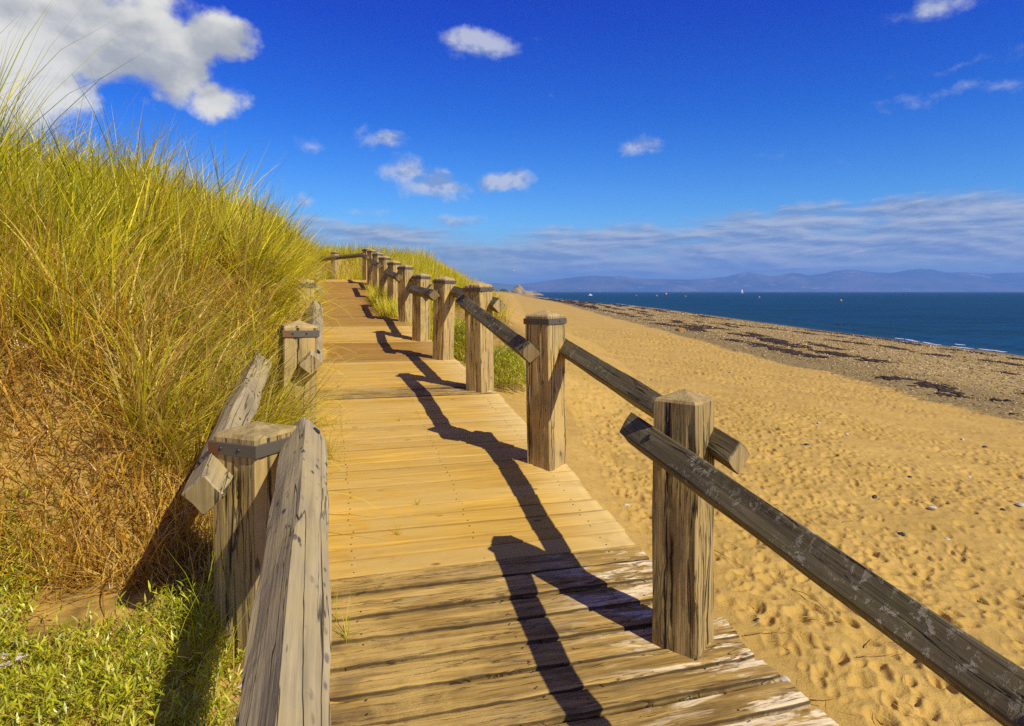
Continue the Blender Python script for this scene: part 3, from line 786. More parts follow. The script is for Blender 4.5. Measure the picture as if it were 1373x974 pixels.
# ---------------------------------------------------------------- blades
def blades(root, L, W, az, tilt, droop, tint, dry, nseg=4, twist=None, face=None):
    """root Nx3, every other Nx1; returns verts, faces, tint colours (r tint, g along, b dry)"""
    n = len(L)
    k = np.arange(nseg+1)/nseg
    th = tilt[:, None]+droop[:, None]*k[None, :]**1.4      # angle from vertical along the blade
    step = (L/nseg)[:, None]
    dz = np.cos(th)*step; dh = np.sin(th)*step
    z = np.concatenate([np.zeros((n, 1)), np.cumsum((dz[:, :-1]+dz[:, 1:])/2, 1)], 1)
    h = np.concatenate([np.zeros((n, 1)), np.cumsum((dh[:, :-1]+dh[:, 1:])/2, 1)], 1)
    sway = (0 if twist is None else twist[:, None])*k[None, :]**2*L[:, None]
    ca, sa = np.cos(az)[:, None], np.sin(az)[:, None]
    X = root[:, 0:1]+h*ca-sway*sa; Y = root[:, 1:2]+h*sa+sway*ca; Z = root[:, 2:3]+z
    wa = az+np.pi/2+(rng.normal(0, .7, n) if face is None else face)
    w = W[:, None]*(1-k[None, :]**1.8*.92)/2
    wx = np.cos(wa)[:, None]*w; wy = np.sin(wa)[:, None]*w
    A = np.stack([X-wx, Y-wy, Z], -1); B = np.stack([X+wx, Y+wy, Z], -1)
    V = np.stack([A, B], 2).reshape(n, -1, 3)
    m = 2*(nseg+1)
    b = (np.arange(n)*m)[:, None]+2*np.arange(nseg)[None, :]
    F = np.stack([b, b+1, b+3, b+2], -1).reshape(-1, 4)
    C = np.zeros((n, nseg+1, 2, 4), np.float32)
    C[..., 0] = tint[:, None, None]; C[..., 1] = k[None, :, None]; C[..., 2] = dry[:, None, None]; C[..., 3] = 1
    return V.reshape(-1, 3), F, C.reshape(-1, 4)
def join_blades(name, packs, mat):
    V = []; F = []; C = []; o = 0
    for v, f, c in packs: V.append(v); F.append(f+o); C.append(c); o += len(v)
    return mesh_np(name, np.vstack(V), np.vstack(F), [mat], False, dict(tint=np.vstack(C)))
U = lambda a, b, n: rng.uniform(a, b, n)

def in_view(x, y, m=.12): return np.abs(x) < (.763+m)*y+.5
def bank_points(n, smin, smax, dmin, dmax, power=1.):
    """random points on the left bank by distance from its foot"""
    out = []
    tot = 0
    while tot < n:
        q = 40000
        s = smin+(smax-smin)*rng.random(q)**power; t = -.3-rng.random(q)*4.2
        x, y = xy(s, t); d = bank_d(x, y)
        ok = (d > dmin) & (d < dmax) & in_view(x, y, .25)
        p = np.stack([x[ok], y[ok]], -1); out.append(p); tot += len(p)
    p = np.vstack(out)[:n]
    return p[:, 0], p[:, 1]
def tussocks(nc, per, s0, s1, d0, d1, L, wd, rad=.05, tint=.5, dry=.1, lean=-.3, tilt0=.12, droop0=.4, nseg=4, dens=(.3, .6), cen=None, spread=1.2, Lj=.35, droop1=.4):
    """fans of blades from common roots; every fan has its own size, lean and colour"""
    if cen is None: cx, cy = bank_points(nc, s0, s1, d0, d1)
    else: cx, cy = cen
    keep = rng.random(len(cx)) < sstep(dens[0], dens[1], fbm(cx*1.3, cy*1.3, 70))+.12; cx, cy = cx[keep], cy[keep]; m = len(cx)
    cnt = np.maximum(6, (per*rng.lognormal(0, .4, m)).astype(int)); ci = np.repeat(np.arange(m), cnt); n = len(ci)
    cl = rng.normal(lean, .8, m); cL = L*rng.lognormal(0, Lj, m); ct = rng.normal(tint, .30, m); cd = (rng.random(m) < dry).astype(float); ctl = np.abs(rng.normal(0, .22, m))
    r = np.abs(rng.normal(0, rad, n))*rng.lognormal(0, .3, m)[ci]; a = U(-3.14, 3.14, n)
    x = cx[ci]+r*np.cos(a); y = cy[ci]+r*np.sin(a); z = ground(x, y)-.012
    # outward fan + common lean
    tl = np.abs(rng.normal(tilt0, .16, n))+r/rad*.12; vx = np.sin(tl)*np.cos(a*spread)+np.sin(ctl[ci])*np.cos(cl[ci]); vy = np.sin(tl)*np.sin(a*spread)+np.sin(ctl[ci])*np.sin(cl[ci])
    az = np.arctan2(vy, vx); tilt = np.arcsin(np.clip(np.hypot(vx, vy), 0, .98))
    droop = np.abs(rng.normal(droop0, droop1, n)); wild = rng.random(n) < .10; tilt = np.where(wild, U(.3, 1.2, n), tilt); az = np.where(wild, U(-3.14, 3.14, n), az)
    Ls = cL[ci]*U(.45, 1.15, n)
    tt = np.clip(ct[ci]+rng.normal(0, .22, n), 0, 1); dd = np.where(rng.random(n) < .12, 1., cd[ci]*(rng.random(n) < .8))*U(.4, 1, n)
    return blades(np.stack([x, y, z], -1), Ls, wd*U(.45, 1.6, n), az, tilt, droop, tt, dd, nseg)
def grass_left():
    pk = []
    pk.append(tussocks(900, 36, 2.6, 7.5, .62, 3.1, .52, .0090, .055, .52, .10, -.35))
    pk.append(tussocks(560, 36, 2.6, 7.5, .40, 1.1, .40, .0080, .05, .45, .30, -.6, .2, .7))
    pk.append(tussocks(720, 32, 6.8, 13, .10, 2.6, .50, .0115, .07, .62, .10, -.3, .15, .45))
    pk.append(tussocks(700, 32, 12, 25, .0, 2.6, .50, .015, .09, .66, .08, -.3, .15, .45))
    # a loose scatter between the tussocks
    for (n, s0, s1, d0, d1, wd) in ((13000, 2.8, 7.5, .45, 3.1, .0055), (9000, 7, 13, .1, 2.6, .008), (8000, 12, 25, .05, 2.6, .012)):
        x, y = bank_points(n, s0, s1, d0, d1); z = ground(x, y)-.01
        pk.append(blades(np.stack([x, y, z], -1), U(.2, .55, n), wd*U(.6, 1.2, n), rng.normal(-.3, 1.5, n), np.abs(rng.normal(.2, .3, n)), np.abs(rng.normal(.4, .5, n)), np.clip(rng.normal(.5, .3, n), 0, 1), (rng.random(n) < .3)*U(.4, 1, n), 4))
    # fringe hanging over the buried posts
    for (sa, sb, nc, wd, L) in ((3.6, 4.25, 40, .007, .52), (4.2, 8, 150, .0085, .55), (8, 14, 150, .012, .55)):
        ss = U(sa, sb, nc); tt = U(-.55, -.30, nc); pk.append(tussocks(nc, 44, 0, 0, 0, 0, L, wd, .05, .6, .25, -.15, .3, .8, 5, (-1, 0), xy(ss, tt), 1.0, .2))
    nc = 75; ss = U(3.15, 4.35, nc); tt = -.50-.33*rng.random(nc)
    pk.append(tussocks(nc, 34, 0, 0, 0, 0, .58, .0072, .05, .45, .8, .15, .35, .8, 6, (-1, 0), xy(ss, tt), 1.0, .18))
    nc = 60; ss = U(4.3, 7.2, nc); tt = -.34-.2*rng.random(nc)
    pk.append(tussocks(nc, 36, 0, 0, 0, 0, .5, .0075, .05, .6, .4, .0, .5, .9, 6, (-1, 0), xy(ss, tt), 1.0, .18))
    nc = 34; ss = U(3.62, 4.12, nc); tt = -.33-.12*rng.random(nc)
    pk.append(tussocks(nc, 36, 0, 0, 0, 0, .62, .0065, .04, .5, .6, .5, .30, .7, 6, (-1, 0), xy(ss, tt), 1.0, .15))
    # long wind-blown single blades against the sky
    n = 260; x, y = bank_points(n, 3.0, 11, .9, 2.6); z = ground(x, y)
    pk.append(blades(np.stack([x, y, z], -1), U(.5, .85, n), U(.0045, .008, n), rng.normal(-.1, 1.2, n), U(0, .45, n), U(0, .8, n), U(.5, 1, n), (rng.random(n) < .55)*.9, 6))
    # tall stems at the left edge of the picture, close to the eye
    n = 4; x = U(-3.3, -2.85, n); y = U(3.3, 3.9, n); z = ground(x, y)
    pk.append(blades(np.stack([x, y, z], -1), U(.8, 1.2, n), U(.005, .008, n), rng.normal(.2, .8, n), U(0, .3, n), U(.1, .6, n), U(.5, 1, n), (rng.random(n) < .5)*.9, 8))
    o = link('marram_grass', join_blades('marram_grass', pk, M['marram']))
    tag(o, 'tall yellow-green marram grass covering the top of the left dune', 'grass', kind='stuff')
    pk = []
    pk.append(tussocks(420, 38, 2.3, 7.2, .30, 1.05, .42, .0078, .05, .5, .35, -.75, .45, 1.1, 5, (.40, .52)))
    pk.append(tussocks(170, 40, 6.5, 13, .0, .7, .42, .008, .06, .5, .35, -.6, .4, .9, 5, (.35, .5)))
    for (n, s0, s1, d0, d1, wd) in ((9000, 2.4, 7.5, .28, 1.15, .005), (5000, 6.5, 14, .05, .8, .008)):
        x, y = bank_points(n, s0, s1, d0, d1)
        keep = rng.random(n) < sstep(.40, .55, fbm(x*1.9, y*1.9, 75))+.08; x, y = x[keep], y[keep]; n = len(x)
        z = ground(x, y)-.005
        pk.append(blades(np.stack([x, y, z], -1), U(.15, .55, n), wd*U(.5, 1.2, n), -.55+rng.normal(0, 1.1, n), np.abs(rng.normal(.6, .4, n)), U(.3, 1.7, n), np.clip(rng.normal(.5, .3, n), 0, 1), (rng.random(n) < .35)*.8, 5, rng.normal(0, .15, n)))
    o = link('dry_grass', join_blades('dry_grass', pk, M['straw']))
    tag(o, 'limp straw-coloured dead grass hanging down the middle of the sandy bank', 'grass', kind='stuff')
    pk = []
    n = 36000
    x, y = bank_points(n, .8, 5.2, -.10, 1.0)
    f = fbm(x*1.9, y*1.9, 81, 3); b = bank_d(x, y)
    keep = (rng.random(n) < sstep(.42, .56, f+.13*(1-sstep(.15, .5, b)))+.04); x, y = x[keep], y[keep]; n = len(x)
    z = ground(x, y)-.004
    pk.append(blades(np.stack([x, y, z], -1), U(.05, .26, n)*(.6+.8*f[keep]), U(.0028, .0075, n), U(-3.14, 3.14, n), np.abs(rng.normal(.8, .5, n)), U(-.8, 2.0, n), np.clip(rng.normal(.40, .33, n), 0, 1), (rng.random(n) < .25)*.7, 5, rng.normal(0, .28, n)))
    x, y = bank_points(900, .8, 5., -.05, .9); n = len(x); z = ground(x, y)
    pk.append(blades(np.stack([x, y, z], -1), U(.25, .6, n), U(.005, .0085, n), U(-2.4, 1.4, n), U(0, .6, n), U(.4, 2.2, n), U(.55, 1, n), np.zeros(n), 8, rng.normal(0, .18, n)))
    o = link('orange_stems', join_blades('orange_stems', pk, M['twig']))
    tag(o, 'tangle of dry orange-brown stems on the lower sandy bank', 'dry stems', kind='stuff')
    # a few green shoots in the tangle
    x, y = bank_points(1500, 1., 5.2, -.05, .9); keep = fbm(x*2.5, y*2.5, 99) > .52; x, y = x[keep], y[keep]; n = len(x)
    o = link('green_shoots', join_blades('green_shoots', [blades(np.stack([x, y, ground(x, y)], -1), U(.08, .35, n), U(.003, .0055, n), rng.normal(-.6, 1.3, n), np.abs(rng.normal(.3, .3, n)), U(.2, 1.4, n), U(0, .6, n), np.zeros(n), 5)], M['marram']))
    tag(o, 'scattered green shoots among the dry stems of the bank', 'grass', kind='stuff')
grass_left()

def grass_right():
    packs = []
    def zone(n, sA, sB, tA, tB, L0, wd, green, outl=0., beyond=False):
        s = U(sA, sB, n); t = U(tA, tB, n); x, y = xy(s, t)
        keep = rng.random(n) < sstep(.3, .6, fbm(x*1.5, y*1.5, 85))+.2
        if beyond:
            qx, qy = xy(22.5, 1.44); keep &= ((x-qx)*math.cos(R(43))+(y-qy)*math.sin(R(43))) > .2
        x, y, s, t = x[keep], y[keep], s[keep], t[keep]; m = len(x)
        z = ground(x, y)-.02
        az = rng.normal(.1, 1.0, m)+outl
        tint = np.clip(rng.normal(green, .25, m), 0, 1)
        packs.append(blades(np.stack([x, y, z], -1), L0*U(.55, 1.2, m), wd*U(.6, 1.3, m), az, np.abs(rng.normal(.12, .2, m)), np.abs(rng.normal(.5, .4, m)), tint, (rng.random(m) < .18)*U(.4, 1, m), 4))
    zone(2600, 10.8, 14, 1.75, 2.3, .42, .008, .6)
    zone(17000, 13.6, 24.5, 1.85, 3.8, .56, .011, .6)
    zone(9000, 23.8, 32, -3, 4.5, .62, .014, .5)
    zone(9000, 22.6, 27, -7, 1.9, .55, .013, .5, 0, True)
    zone(4200, 12.9, 16.6, 1.15, 1.75, .5, .009, .6, 2.6)
    zone(14000, 24.5, 34, -10, 2, .60, .015, .45)
    zone(1500, 21, 24, 1.62, 2.2, .45, .009, .6)
    # grass pushing between the far posts over the deck edge
    zone(2600, 12.9, 19.5, 1.22, 1.75, .42, .008, .55, 3.1)
    zone(900, 11.4, 13.2, 1.55, 1.95, .36, .007, .75, 2.9)
    o = link('marram_grass', join_blades('marram_grass', packs, M['marram']))
    tag(o, 'yellow-green marram grass on the far dune behind the fence posts', 'grass', kind='stuff')
grass_right()

# ---------------------------------------------------------------- leafy sprigs
def sprigs(cx, cy, cz, n_leaf, Ls, Lf, Wf, seed_up=.4):
    """many stems: each a thin blade, plus narrow leaves along it"""
    n = len(cx)
    az = U(-3.14, 3.14, n); tilt = np.abs(rng.normal(seed_up, .35, n)); dr = U(-.3, .5, n); L = Ls*U(.6, 1.3, n)
    packs = [blades(np.stack([cx, cy, cz], -1), L, np.full(n, .0028), az, tilt, dr, U(.3, .8, n), np.zeros(n), 3)]
    for k in range(n_leaf):
        f = (k+1.2)/(n_leaf+.6)
        th = tilt+dr*f*.5
        px = cx+np.sin(th)*L*f*np.cos(az); py = cy+np.sin(th)*L*f*np.sin(az); pz = cz+np.cos(th)*L*f
        a2 = az+k*2.4+rng.normal(0, .4, n)
        v = blades(np.stack([px, py, pz], -1), Lf*U(.6, 1.3, n), Wf*U(.7, 1.3, n), a2, U(.3, 1.2, n), U(0, .9, n),
                   np.clip(rng.normal(.5, .25, n)+.15*f, 0, 1), (rng.random(n) < .05)*.6, 2)
        # leaves widest in the middle
        V = v[0].reshape(n, 3, 2, 3); mid = (V[:, 0, 0]+V[:, 0, 1])/2
        V[:, 0, 0] = mid+(V[:, 0, 0]-mid)*.35; V[:, 0, 1] = mid+(V[:, 0, 1]-mid)*.35
        packs.append((V.reshape(-1, 3), v[1], v[2]))
    return packs
def cover():
    n = 7000
    x = U(-2.6, -.35, n); y = U(.9, 3.0, n); s, t = st(x, y); d = bank_d(x, y)
    f = fbm(x*2.0, y*2.0, 95)
    keep = (t < -.12) & (d < .15) & in_view(x, y, .1) & (rng.random(n) < sstep(.45, .56, f+.20*(2.15-y)))
    x, y = x[keep], y[keep]
    z = ground(x, y)-.004
    packs = sprigs(x, y, z, 11, .13, .034, .0082, .80)
    o = link('ground_cover', join_blades('ground_cover', packs, M['leaf']))
    tag(o, 'low green leafy creeping plants on the sand at the foot of the bank', 'ground cover', kind='stuff')
cover()
def dry_bits():
    n = 6500; x = U(-2.6, -.3, n); y = U(1.0, 3.1, n); s, t = st(x, y)
    keep = (t < -.12) & in_view(x, y, .1) & (bank_d(x, y) < .2) & (fbm(x*3, y*3, 123) > .46); x, y = x[keep], y[keep]; n = len(x)
    pk = [blades(np.stack([x, y, ground(x, y)+.004], -1), U(.03, .22, n), U(.002, .0045, n), U(-3.14, 3.14, n), U(.9, 1.6, n), U(-.2, .5, n), rng.random(n), (rng.random(n) < .3)*.6, 4, rng.normal(0, .25, n))]
    o = link('dry_stems', join_blades('dry_stems', pk, M['twig'])); tag(o, 'dead stems and litter strewn over the sand among the creeping plants', 'litter', kind='stuff')
dry_bits()
def shrub(cx, cy, r, h, label, n=1500):
    u = U(-1, 1, n*2); v = U(-1, 1, n*2); ok = u*u+v*v < 1; u, v = u[ok][:n], v[ok][:n]; m = len(u)
    x, y = cx+u*r, cy+v*r
    base = gz(cx, cy)
    top = h*np.sqrt(np.clip(1-u*u-v*v, 0, 1))*(.75+.5*fbm(u*2+cx*9, v*2, 7))
    z = base+top*rng.random(m)**.45-.05
    packs = sprigs(x, y, z, 8, .10, .045, .010, .45)
    rt = empty('beach_shrub', (0, 0, 0), label=label, cat='shrub')
    link('foliage', join_blades('foliage', packs, M['leaf']), rt)
    nst = 24; a = U(-3.14, 3.14, nst)
    link('stem', join_blades('stem', [blades(np.stack([cx+.05*np.cos(a), cy+.05*np.sin(a), np.full(nst, base-.05)], -1), h*U(.7, 1.1, nst), np.full(nst, .008), a, U(.1, .8, nst), U(0, .3, nst), U(.2, .6, nst), np.zeros(nst), 4)], M['twig']), rt)
x, y = xy(8.7, 2.30); shrub(x, y, .42, .55, 'bright green leafy shrub on the sand, nearest of the two behind the fence')
x, y = xy(10.1, 2.15); shrub(x, y, .40, .62, 'yellow-green leafy shrub farther up the fence, behind the fourth banded post')

def tuft(s, t, n, L, label, dz=0, group=None, w=.0035, tint=.35, spread=.03):
    x, y = xy(s, t); z = max(float(deckz(s)) if t > .1 else -9, gz(x, y))+dz-.004
    xs = rng.normal(0, spread, n); ys = rng.normal(0, spread, n)
    zz = np.array([max(gz(x+a, y+b), (float(deckz(st(x+a, y+b)[0])) if t > .1 else -9))-z-.004 for a, b in zip(xs, ys)])
    pk = blades(np.stack([xs, ys, zz], -1), L*U(.5, 1.1, n), np.full(n, w), U(-3.14, 3.14, n), np.abs(rng.normal(.3, .3, n)), U(0, 1.2, n), np.clip(rng.normal(tint, .2, n), 0, 1), np.zeros(n), 4)
    o = link('grass_tuft', join_blades('grass_tuft', [pk], M['marram'])); o.location = (x, y, z)
    tag(o, label, 'grass tuft', group)
tuft(3.67, .40, 9, .10, 'small green grass tuft growing between planks, nearer of the pair', w=.003, spread=.004)
tuft(3.98, .55, 8, .11, 'small green grass tuft growing between planks, farther of the pair', w=.003, spread=.004)
tuft(5.55, .62, 5, .07, 'tiny grass sprout halfway across the yellow planks', w=.003, spread=.004)
tuft(4.75, .02, 60, .30, 'green grass tuft leaning over the left deck edge by the grey post', tint=.3, spread=.06)
tuft(5.5, .03, 40, .22, 'low grass tuft at the left deck edge beyond the grey post', tint=.4, spread=.06)
tuft(3.0, .0, 40, .20, 'thin green blades at the left deck edge beside the foreground rail', tint=.3, spread=.035)
tuft(2.25, -.33, 40, .42, 'long green blades at the foot of the near left post', tint=.2, spread=.05)
tuft(1.95, -.25, 22, .30, 'arching green blades between the foreground rail and its post', tint=.2, spread=.05)
tuft(2.9, .10, 14, .18, 'few thin blades lying across the sandy left planks', tint=.3, spread=.012)

# small pale flowers among the creeping plants
petal = simple('flower_petals', (.75, .62, .72), .6, .1)
def flower(x, y, label):
    z = gz(x, y)+.06
    bm = bmesh.new()
    for c in range(7):
        ox, oy, oz = random.uniform(-.014, .014), random.uniform(-.014, .014), random.uniform(0, .01)
        for p in range(4):
            a = p*math.pi/2+c; q = (math.cos(a), math.sin(a)); e = (-q[1], q[0])
            vs = [bm.verts.new((ox, oy, oz)), bm.verts.new((ox+q[0]*.004+e[0]*.003, oy+q[1]*.004+e[1]*.003, oz+.002)), bm.verts.new((ox+q[0]*.008, oy+q[1]*.008, oz+.001)), bm.verts.new((ox+q[0]*.004-e[0]*.003, oy+q[1]*.004-e[1]*.003, oz+.002))]
            bm.faces.new(vs)
    me = bpy.data.meshes.new('petals'); bm.to_mesh(me); bm.free(); me.materials.append(petal)
    rt = empty('flower', (x, y, z), label=label, cat='flower')
    link('petals', me, rt)
    link('stem', join_blades('stem', [blades(np.array([[0, 0, -.065]]), np.array([.065]), np.array([.003]), np.array([0.]), np.array([.05]), np.array([0.]), np.array([.3]), np.array([0.]), 3)], M['leaf']), rt)
def on_ground(px, py, zoff=0.):
    """the ground point seen at a photo pixel"""
    dx, dz = (px-686.5)/900, (391-py)/900
    Y = np.geomspace(1.0, 900, 6000); g = ground(dx*Y, Y); h = dz*Y
    hit = np.argmax(h < g+zoff); return dx*Y[hit], Y[hit], g[hit]
for px, py, lb in ((5, 883, 'pale pink flower cluster at the left edge, largest of its group'), (28, 884, 'small pale flower just right of the largest cluster'),
                   (8, 895, 'pale flower below the largest cluster at the left edge'), (327, 925, 'single pale flower near the foreground rail, higher one'),
                   (322, 965, 'single pale flower near the foreground rail, lowest one')):
    x, y, z = on_ground(px, py, .06); flower(x, y, lb)

# ---------------------------------------------------------------- shingle, seaweed, loose stones
ICO = None
def ico():
    bm = bmesh.new(); bmesh.ops.create_icosphere(bm, subdivisions=1, radius=1.); bm.verts.ensure_lookup_table()
    v = np.array([v.co[:] for v in bm.verts]); f = np.array([[q.index for q in fc.verts] for fc in bm.faces]); bm.free(); return v, f
IV, IF = ico()
def stones(x, y, z, r, flat, jitter=.25):
    n = len(x); a = U(-3.14, 3.14, n)
    v = IV[None]*(1+rng.normal(0, jitter*.5, (n, len(IV), 1)))
    v = v*np.stack([r*U(.7, 1.4, n), r*U(.7, 1.2, n), r*flat], -1)[:, None, :]
    ca, sa = np.cos(a)[:, None], np.sin(a)[:, None]
    X = v[..., 0]*ca-v[..., 1]*sa+x[:, None]; Y = v[..., 0]*sa+v[..., 1]*ca+y[:, None]; Z = v[..., 2]+z[:, None]
    F = (IF[None]+(np.arange(n)*len(IV))[:, None, None]).reshape(-1, 3)
    return np.stack([X, Y, Z], -1).reshape(-1, 3), F, n
def shingle():
    k = NT('pebble_stone')
    t = k.n('ShaderNodeAttribute', attribute_name='tint').outputs['Color']
    c = k.ramp(k.n('ShaderNodeSeparateColor', {0: t}).outputs[0], [(0, (.12, .075, .025)), (.4, (.33, .22, .07)), (.7, (.48, .33, .11)), (.92, (.62, .47, .22)), (1, (.9, .8, .55))])
    k.surf(c, .7, None, .3)
    n = 36000
    y = 11+110*rng.random(n)**1.9; sx = shore_x(y); u = 9.6+19.5*rng.random(n); x = u*sx/30.4
    keep = in_view(x, y, .05) & (rng.random(n) < sstep(9.4, 12.5, u)**1.5) & (rng.random(n) < .25+sstep(.35, .6, fbm(x*.4, y*.4, 66)))
    x, y = x[keep], y[keep]; r = U(.012, .036, len(x))*(1+y/60)
    z = ground(x, y)+r*.15
    V, F, m = stones(x, y, z, r, U(.4, .7, len(x)))
    C = np.ones((m, len(IV), 4), np.float32); C[..., 0] = rng.random(m)[:, None]**1.1
    me = mesh_np('shingle', V, F, [k.m], True, dict(tint=C.reshape(-1, 4)))
    tag(link('shingle', me), 'grey and brown pebbles of the shingle bank above the sea', 'pebbles', kind='stuff')
    # seaweed left by the tide in broken lines
    ks = simple('dry_seaweed', (.045, .025, .012), .8, .4, 3., bd=.02)
    n = 130000
    y = 13+260*rng.random(n)**1.6
    lines = np.array([12.6, 14.6, 17.3, 20.5, 24., 27.6]); wts = np.array([.25, .27, .16, .12, .12, .08])
    li = rng.choice(len(lines), n, p=wts)
    wob = (fbm(y*.055, li*7., 67)-.5)*5.0+(fbm(y*.3, li*7., 68)-.5)*1.0
    u = lines[li]+wob+rng.normal(0, .17, n)*(1+1.0*(li < 2))
    x = u*shore_x(y)/30.4
    keep = in_view(x, y, .05) & (rng.random(n) < sstep(.47, .56, fbm(y*.16+li*31, li*3., 69, 3))) & (rng.random(n) < sstep(.4, .55, fbm(x*1.3, y*1.3, 64)))
    x, y = x[keep], y[keep]; r = U(.04, .10, len(x))*(1+y/60)
    V, F, m = stones(x, y, ground(x, y)+.0, r, U(.12, .4, len(x)), .6)
    tag(link('seaweed', mesh_np('seaweed', V, F, [ks], False)), 'dark brown seaweed washed up in broken lines on the shingle', 'seaweed', kind='stuff')
shingle()

def lone_stone(x, y, r, col, label, name='pebble', group=None, flat=.5, cat='pebble'):
    bm = bmesh.new(); bmesh.ops.create_icosphere(bm, subdivisions=3, radius=1.)
    sd = random.uniform(0, 99)
    for v in bm.verts:
        c = v.co; d = 1+.18*math.sin(2.3*c.x+sd)+.12*math.sin(3.7*c.y+sd*2)+.1*math.sin(4.1*c.z+sd)
        v.co = Vector((c.x*r*1.25, c.y*r*.9, c.z*r*flat))*d
    me = bpy.data.meshes.new(name); bm.to_mesh(me); bm.free()
    for p in me.polygons: p.use_smooth = True
    me.materials.append(col)
    o = link(name, me, None, (x, y, gz(x, y)+r*flat*.35), (0, 0, random.uniform(0, 3)))
    tag(o, label, cat, group)
pal = simple('pale_pebble', (.55, .52, .42), .6, .15); drk = simple('dark_pebble', (.04, .04, .04), .5, .2)
for px, py, r, d in ((1250, 682, .028, 0), (1368, 678, .035, 0), (1173, 667, .03, 1), (1052, 913, .022, 0), (1081, 597, .03, 1), (1098, 568, .028, 0), (1345, 684, .022, 1),
                     (1208, 717, .026, 1), (1270, 724, .018, 0), (840, 678, .018, 0), (980, 500, .05, 0), (1016, 832, .014, 1), (1290, 590, .03, 0), (1135, 583, .03, 0), (1320, 600, .03, 1), (1358, 556, .05, 1), (1300, 640, .022, 0), (1220, 640, .02, 1)):
    x, y, z = on_ground(px, py)
    lone_stone(x, y, r, drk if d else pal, 'small dark stone lying on the dry sand' if d else 'small pale stone lying on the dry sand', group='dark stones on the sand' if d else 'pale stones on the sand')
x, y, z = on_ground(911, 444)
lone_stone(x, y, .42, simple('orange_boulder', (.42, .22, .05), .9, .5, 3., bd=.06), 'orange-brown boulder lying on the shingle beyond the fence', 'boulder', flat=.42, cat='boulder')

# dry stalks dropped on the sand
def stalk(px, py, L, ang, bend, label, w=.006):
    x, y, z = on_ground(px, py)
    pts = []
    for i in range(9):
        f = i/8-.5; a = ang+bend*f
        pts.append((f*L*math.cos(ang)-bend*L*.35*(f*f)*math.sin(ang), f*L*math.sin(ang)+bend*L*.35*f*f*math.cos(ang)))
    V = []; F = []
    for i, (dx, dy) in enumerate(pts):
        zz = gz(x+dx, y+dy)-z+.012+.02*math.sin(i*.8)*(1 if L > .4 else .3); r = w*(1-.5*i/8)/2
        b = len(V)
        for q in range(5): V.append((dx-math.sin(ang)*r*math.cos(q*1.2566), dy+math.cos(ang)*r*math.cos(q*1.2566), zz+r*math.sin(q*1.2566)))
        if b:
            for q in range(5): F.append((b-5+q, b-5+(q+1) % 5, b+(q+1) % 5, b+q))
    o = link('dry_stalk', mesh_np('dry_stalk', np.array(V), np.array(F), [M['stalk']], True), None, (x, y, z)); tag(o, label, 'stalk')
M['stalk'] = simple('dry_stalk', (.50, .30, .07), .7, .3)
stalk(1068, 795, .45, 1.9, .2, 'long straight orange stalk on the sand below the near rail')
stalk(1050, 850, .42, .35, .9, 'curved dry stalk on the sand beside the plank ends')
stalk(1100, 833, .22, .1, .3, 'short yellow stalk right of the curved one on the sand')
stalk(1180, 882, .3, .3, -.4, 'thin stalk on the sand near the bottom right of the rail')
stalk(1086, 941, .22, .0, .3, 'flat yellow straw lying by the lowest plank end', .012)
stalk(1166, 865, .14, .9, .2, 'small orange twig on the sand under the rail')
stalk(1140, 700, .2, .6, .2, 'faint straw on the open sand right of the split post')
stalk(975, 750, .22, -1., .2, 'dark bent twig just right of the split post base', .007)
# twig litter on the sand by the boardwalk
def litter():
    n = 700
    s = U(1.5, 7.5, n); t = 1.95+np.abs(rng.normal(0, .55, n)); x, y = xy(s, t); z = ground(x, y)+.003
    pk = blades(np.stack([x, y, z], -1), U(.03, .14, n), U(.0015, .004, n), U(-3.14, 3.14, n), U(1.35, 1.6, n), U(0, .05, n), rng.random(n), (rng.random(n) < .5)*.5, 2)
    o = link('straw_litter', join_blades('straw_litter', [pk], M['twig'])); tag(o, 'scattered bits of straw and twig on the sand beside the planks', 'litter', kind='stuff')
litter()

# ---------------------------------------------------------------- things on the water and in the air
def sea_at(px, py):
    Y = 3.8*900/max(py-391, .3); return (px-686.5)/900*Y, Y, -3.8
org = simple('buoy_orange', (.85, .30, .02), .5, .1); wht = simple('boat_white', (.85, .85, .85), .4, .05); blk = simple('cormorant_black', (.02, .02, .02), .6, .1)
def buoy(px, py, r, mat, label):
    x, y, z = sea_at(px, py)
    bm = bmesh.new(); bmesh.ops.create_uvsphere(bm, u_segments=16, v_segments=10, radius=r)
    for v in bm.verts:
        if v.co.z > 0: v.co.z *= 1.15
    me = bpy.data.meshes.new('float'); bm.to_mesh(me); bm.free(); me.materials.append(mat)
    rt = empty('buoy', (x, y, z), label=label, cat='buoy', group='mooring buoys on the sea')
    link('float', me, rt, (0, 0, r*.45))
    bm = bmesh.new(); bmesh.ops.create_cone(bm, cap_ends=True, segments=8, radius1=r*.16, radius2=r*.12, depth=r*.5)
    me = bpy.data.meshes.new('mooring_ring'); bm.to_mesh(me); bm.free(); me.materials.append(blk)
    link('mooring_ring', me, rt, (0, 0, r*1.8))
buoy(1127.5, 404, .42, org, 'orange buoy farthest right on the sea')
buoy(1018, 399.5, .5, org, 'orange buoy just right of the sailing boat')
buoy(893, 395.3, 1.3, org, 'largest orange buoy, left of the sailing boat near the horizon')
buoy(880.5, 397.5, .6, org, 'small orange buoy just below left of the largest one')
buoy(853, 396.8, .5, org, 'small orange buoy midway between the white boat and the largest buoy')
buoy(919, 398, .45, org, 'small dull buoy between the largest buoy and the sailing boat')
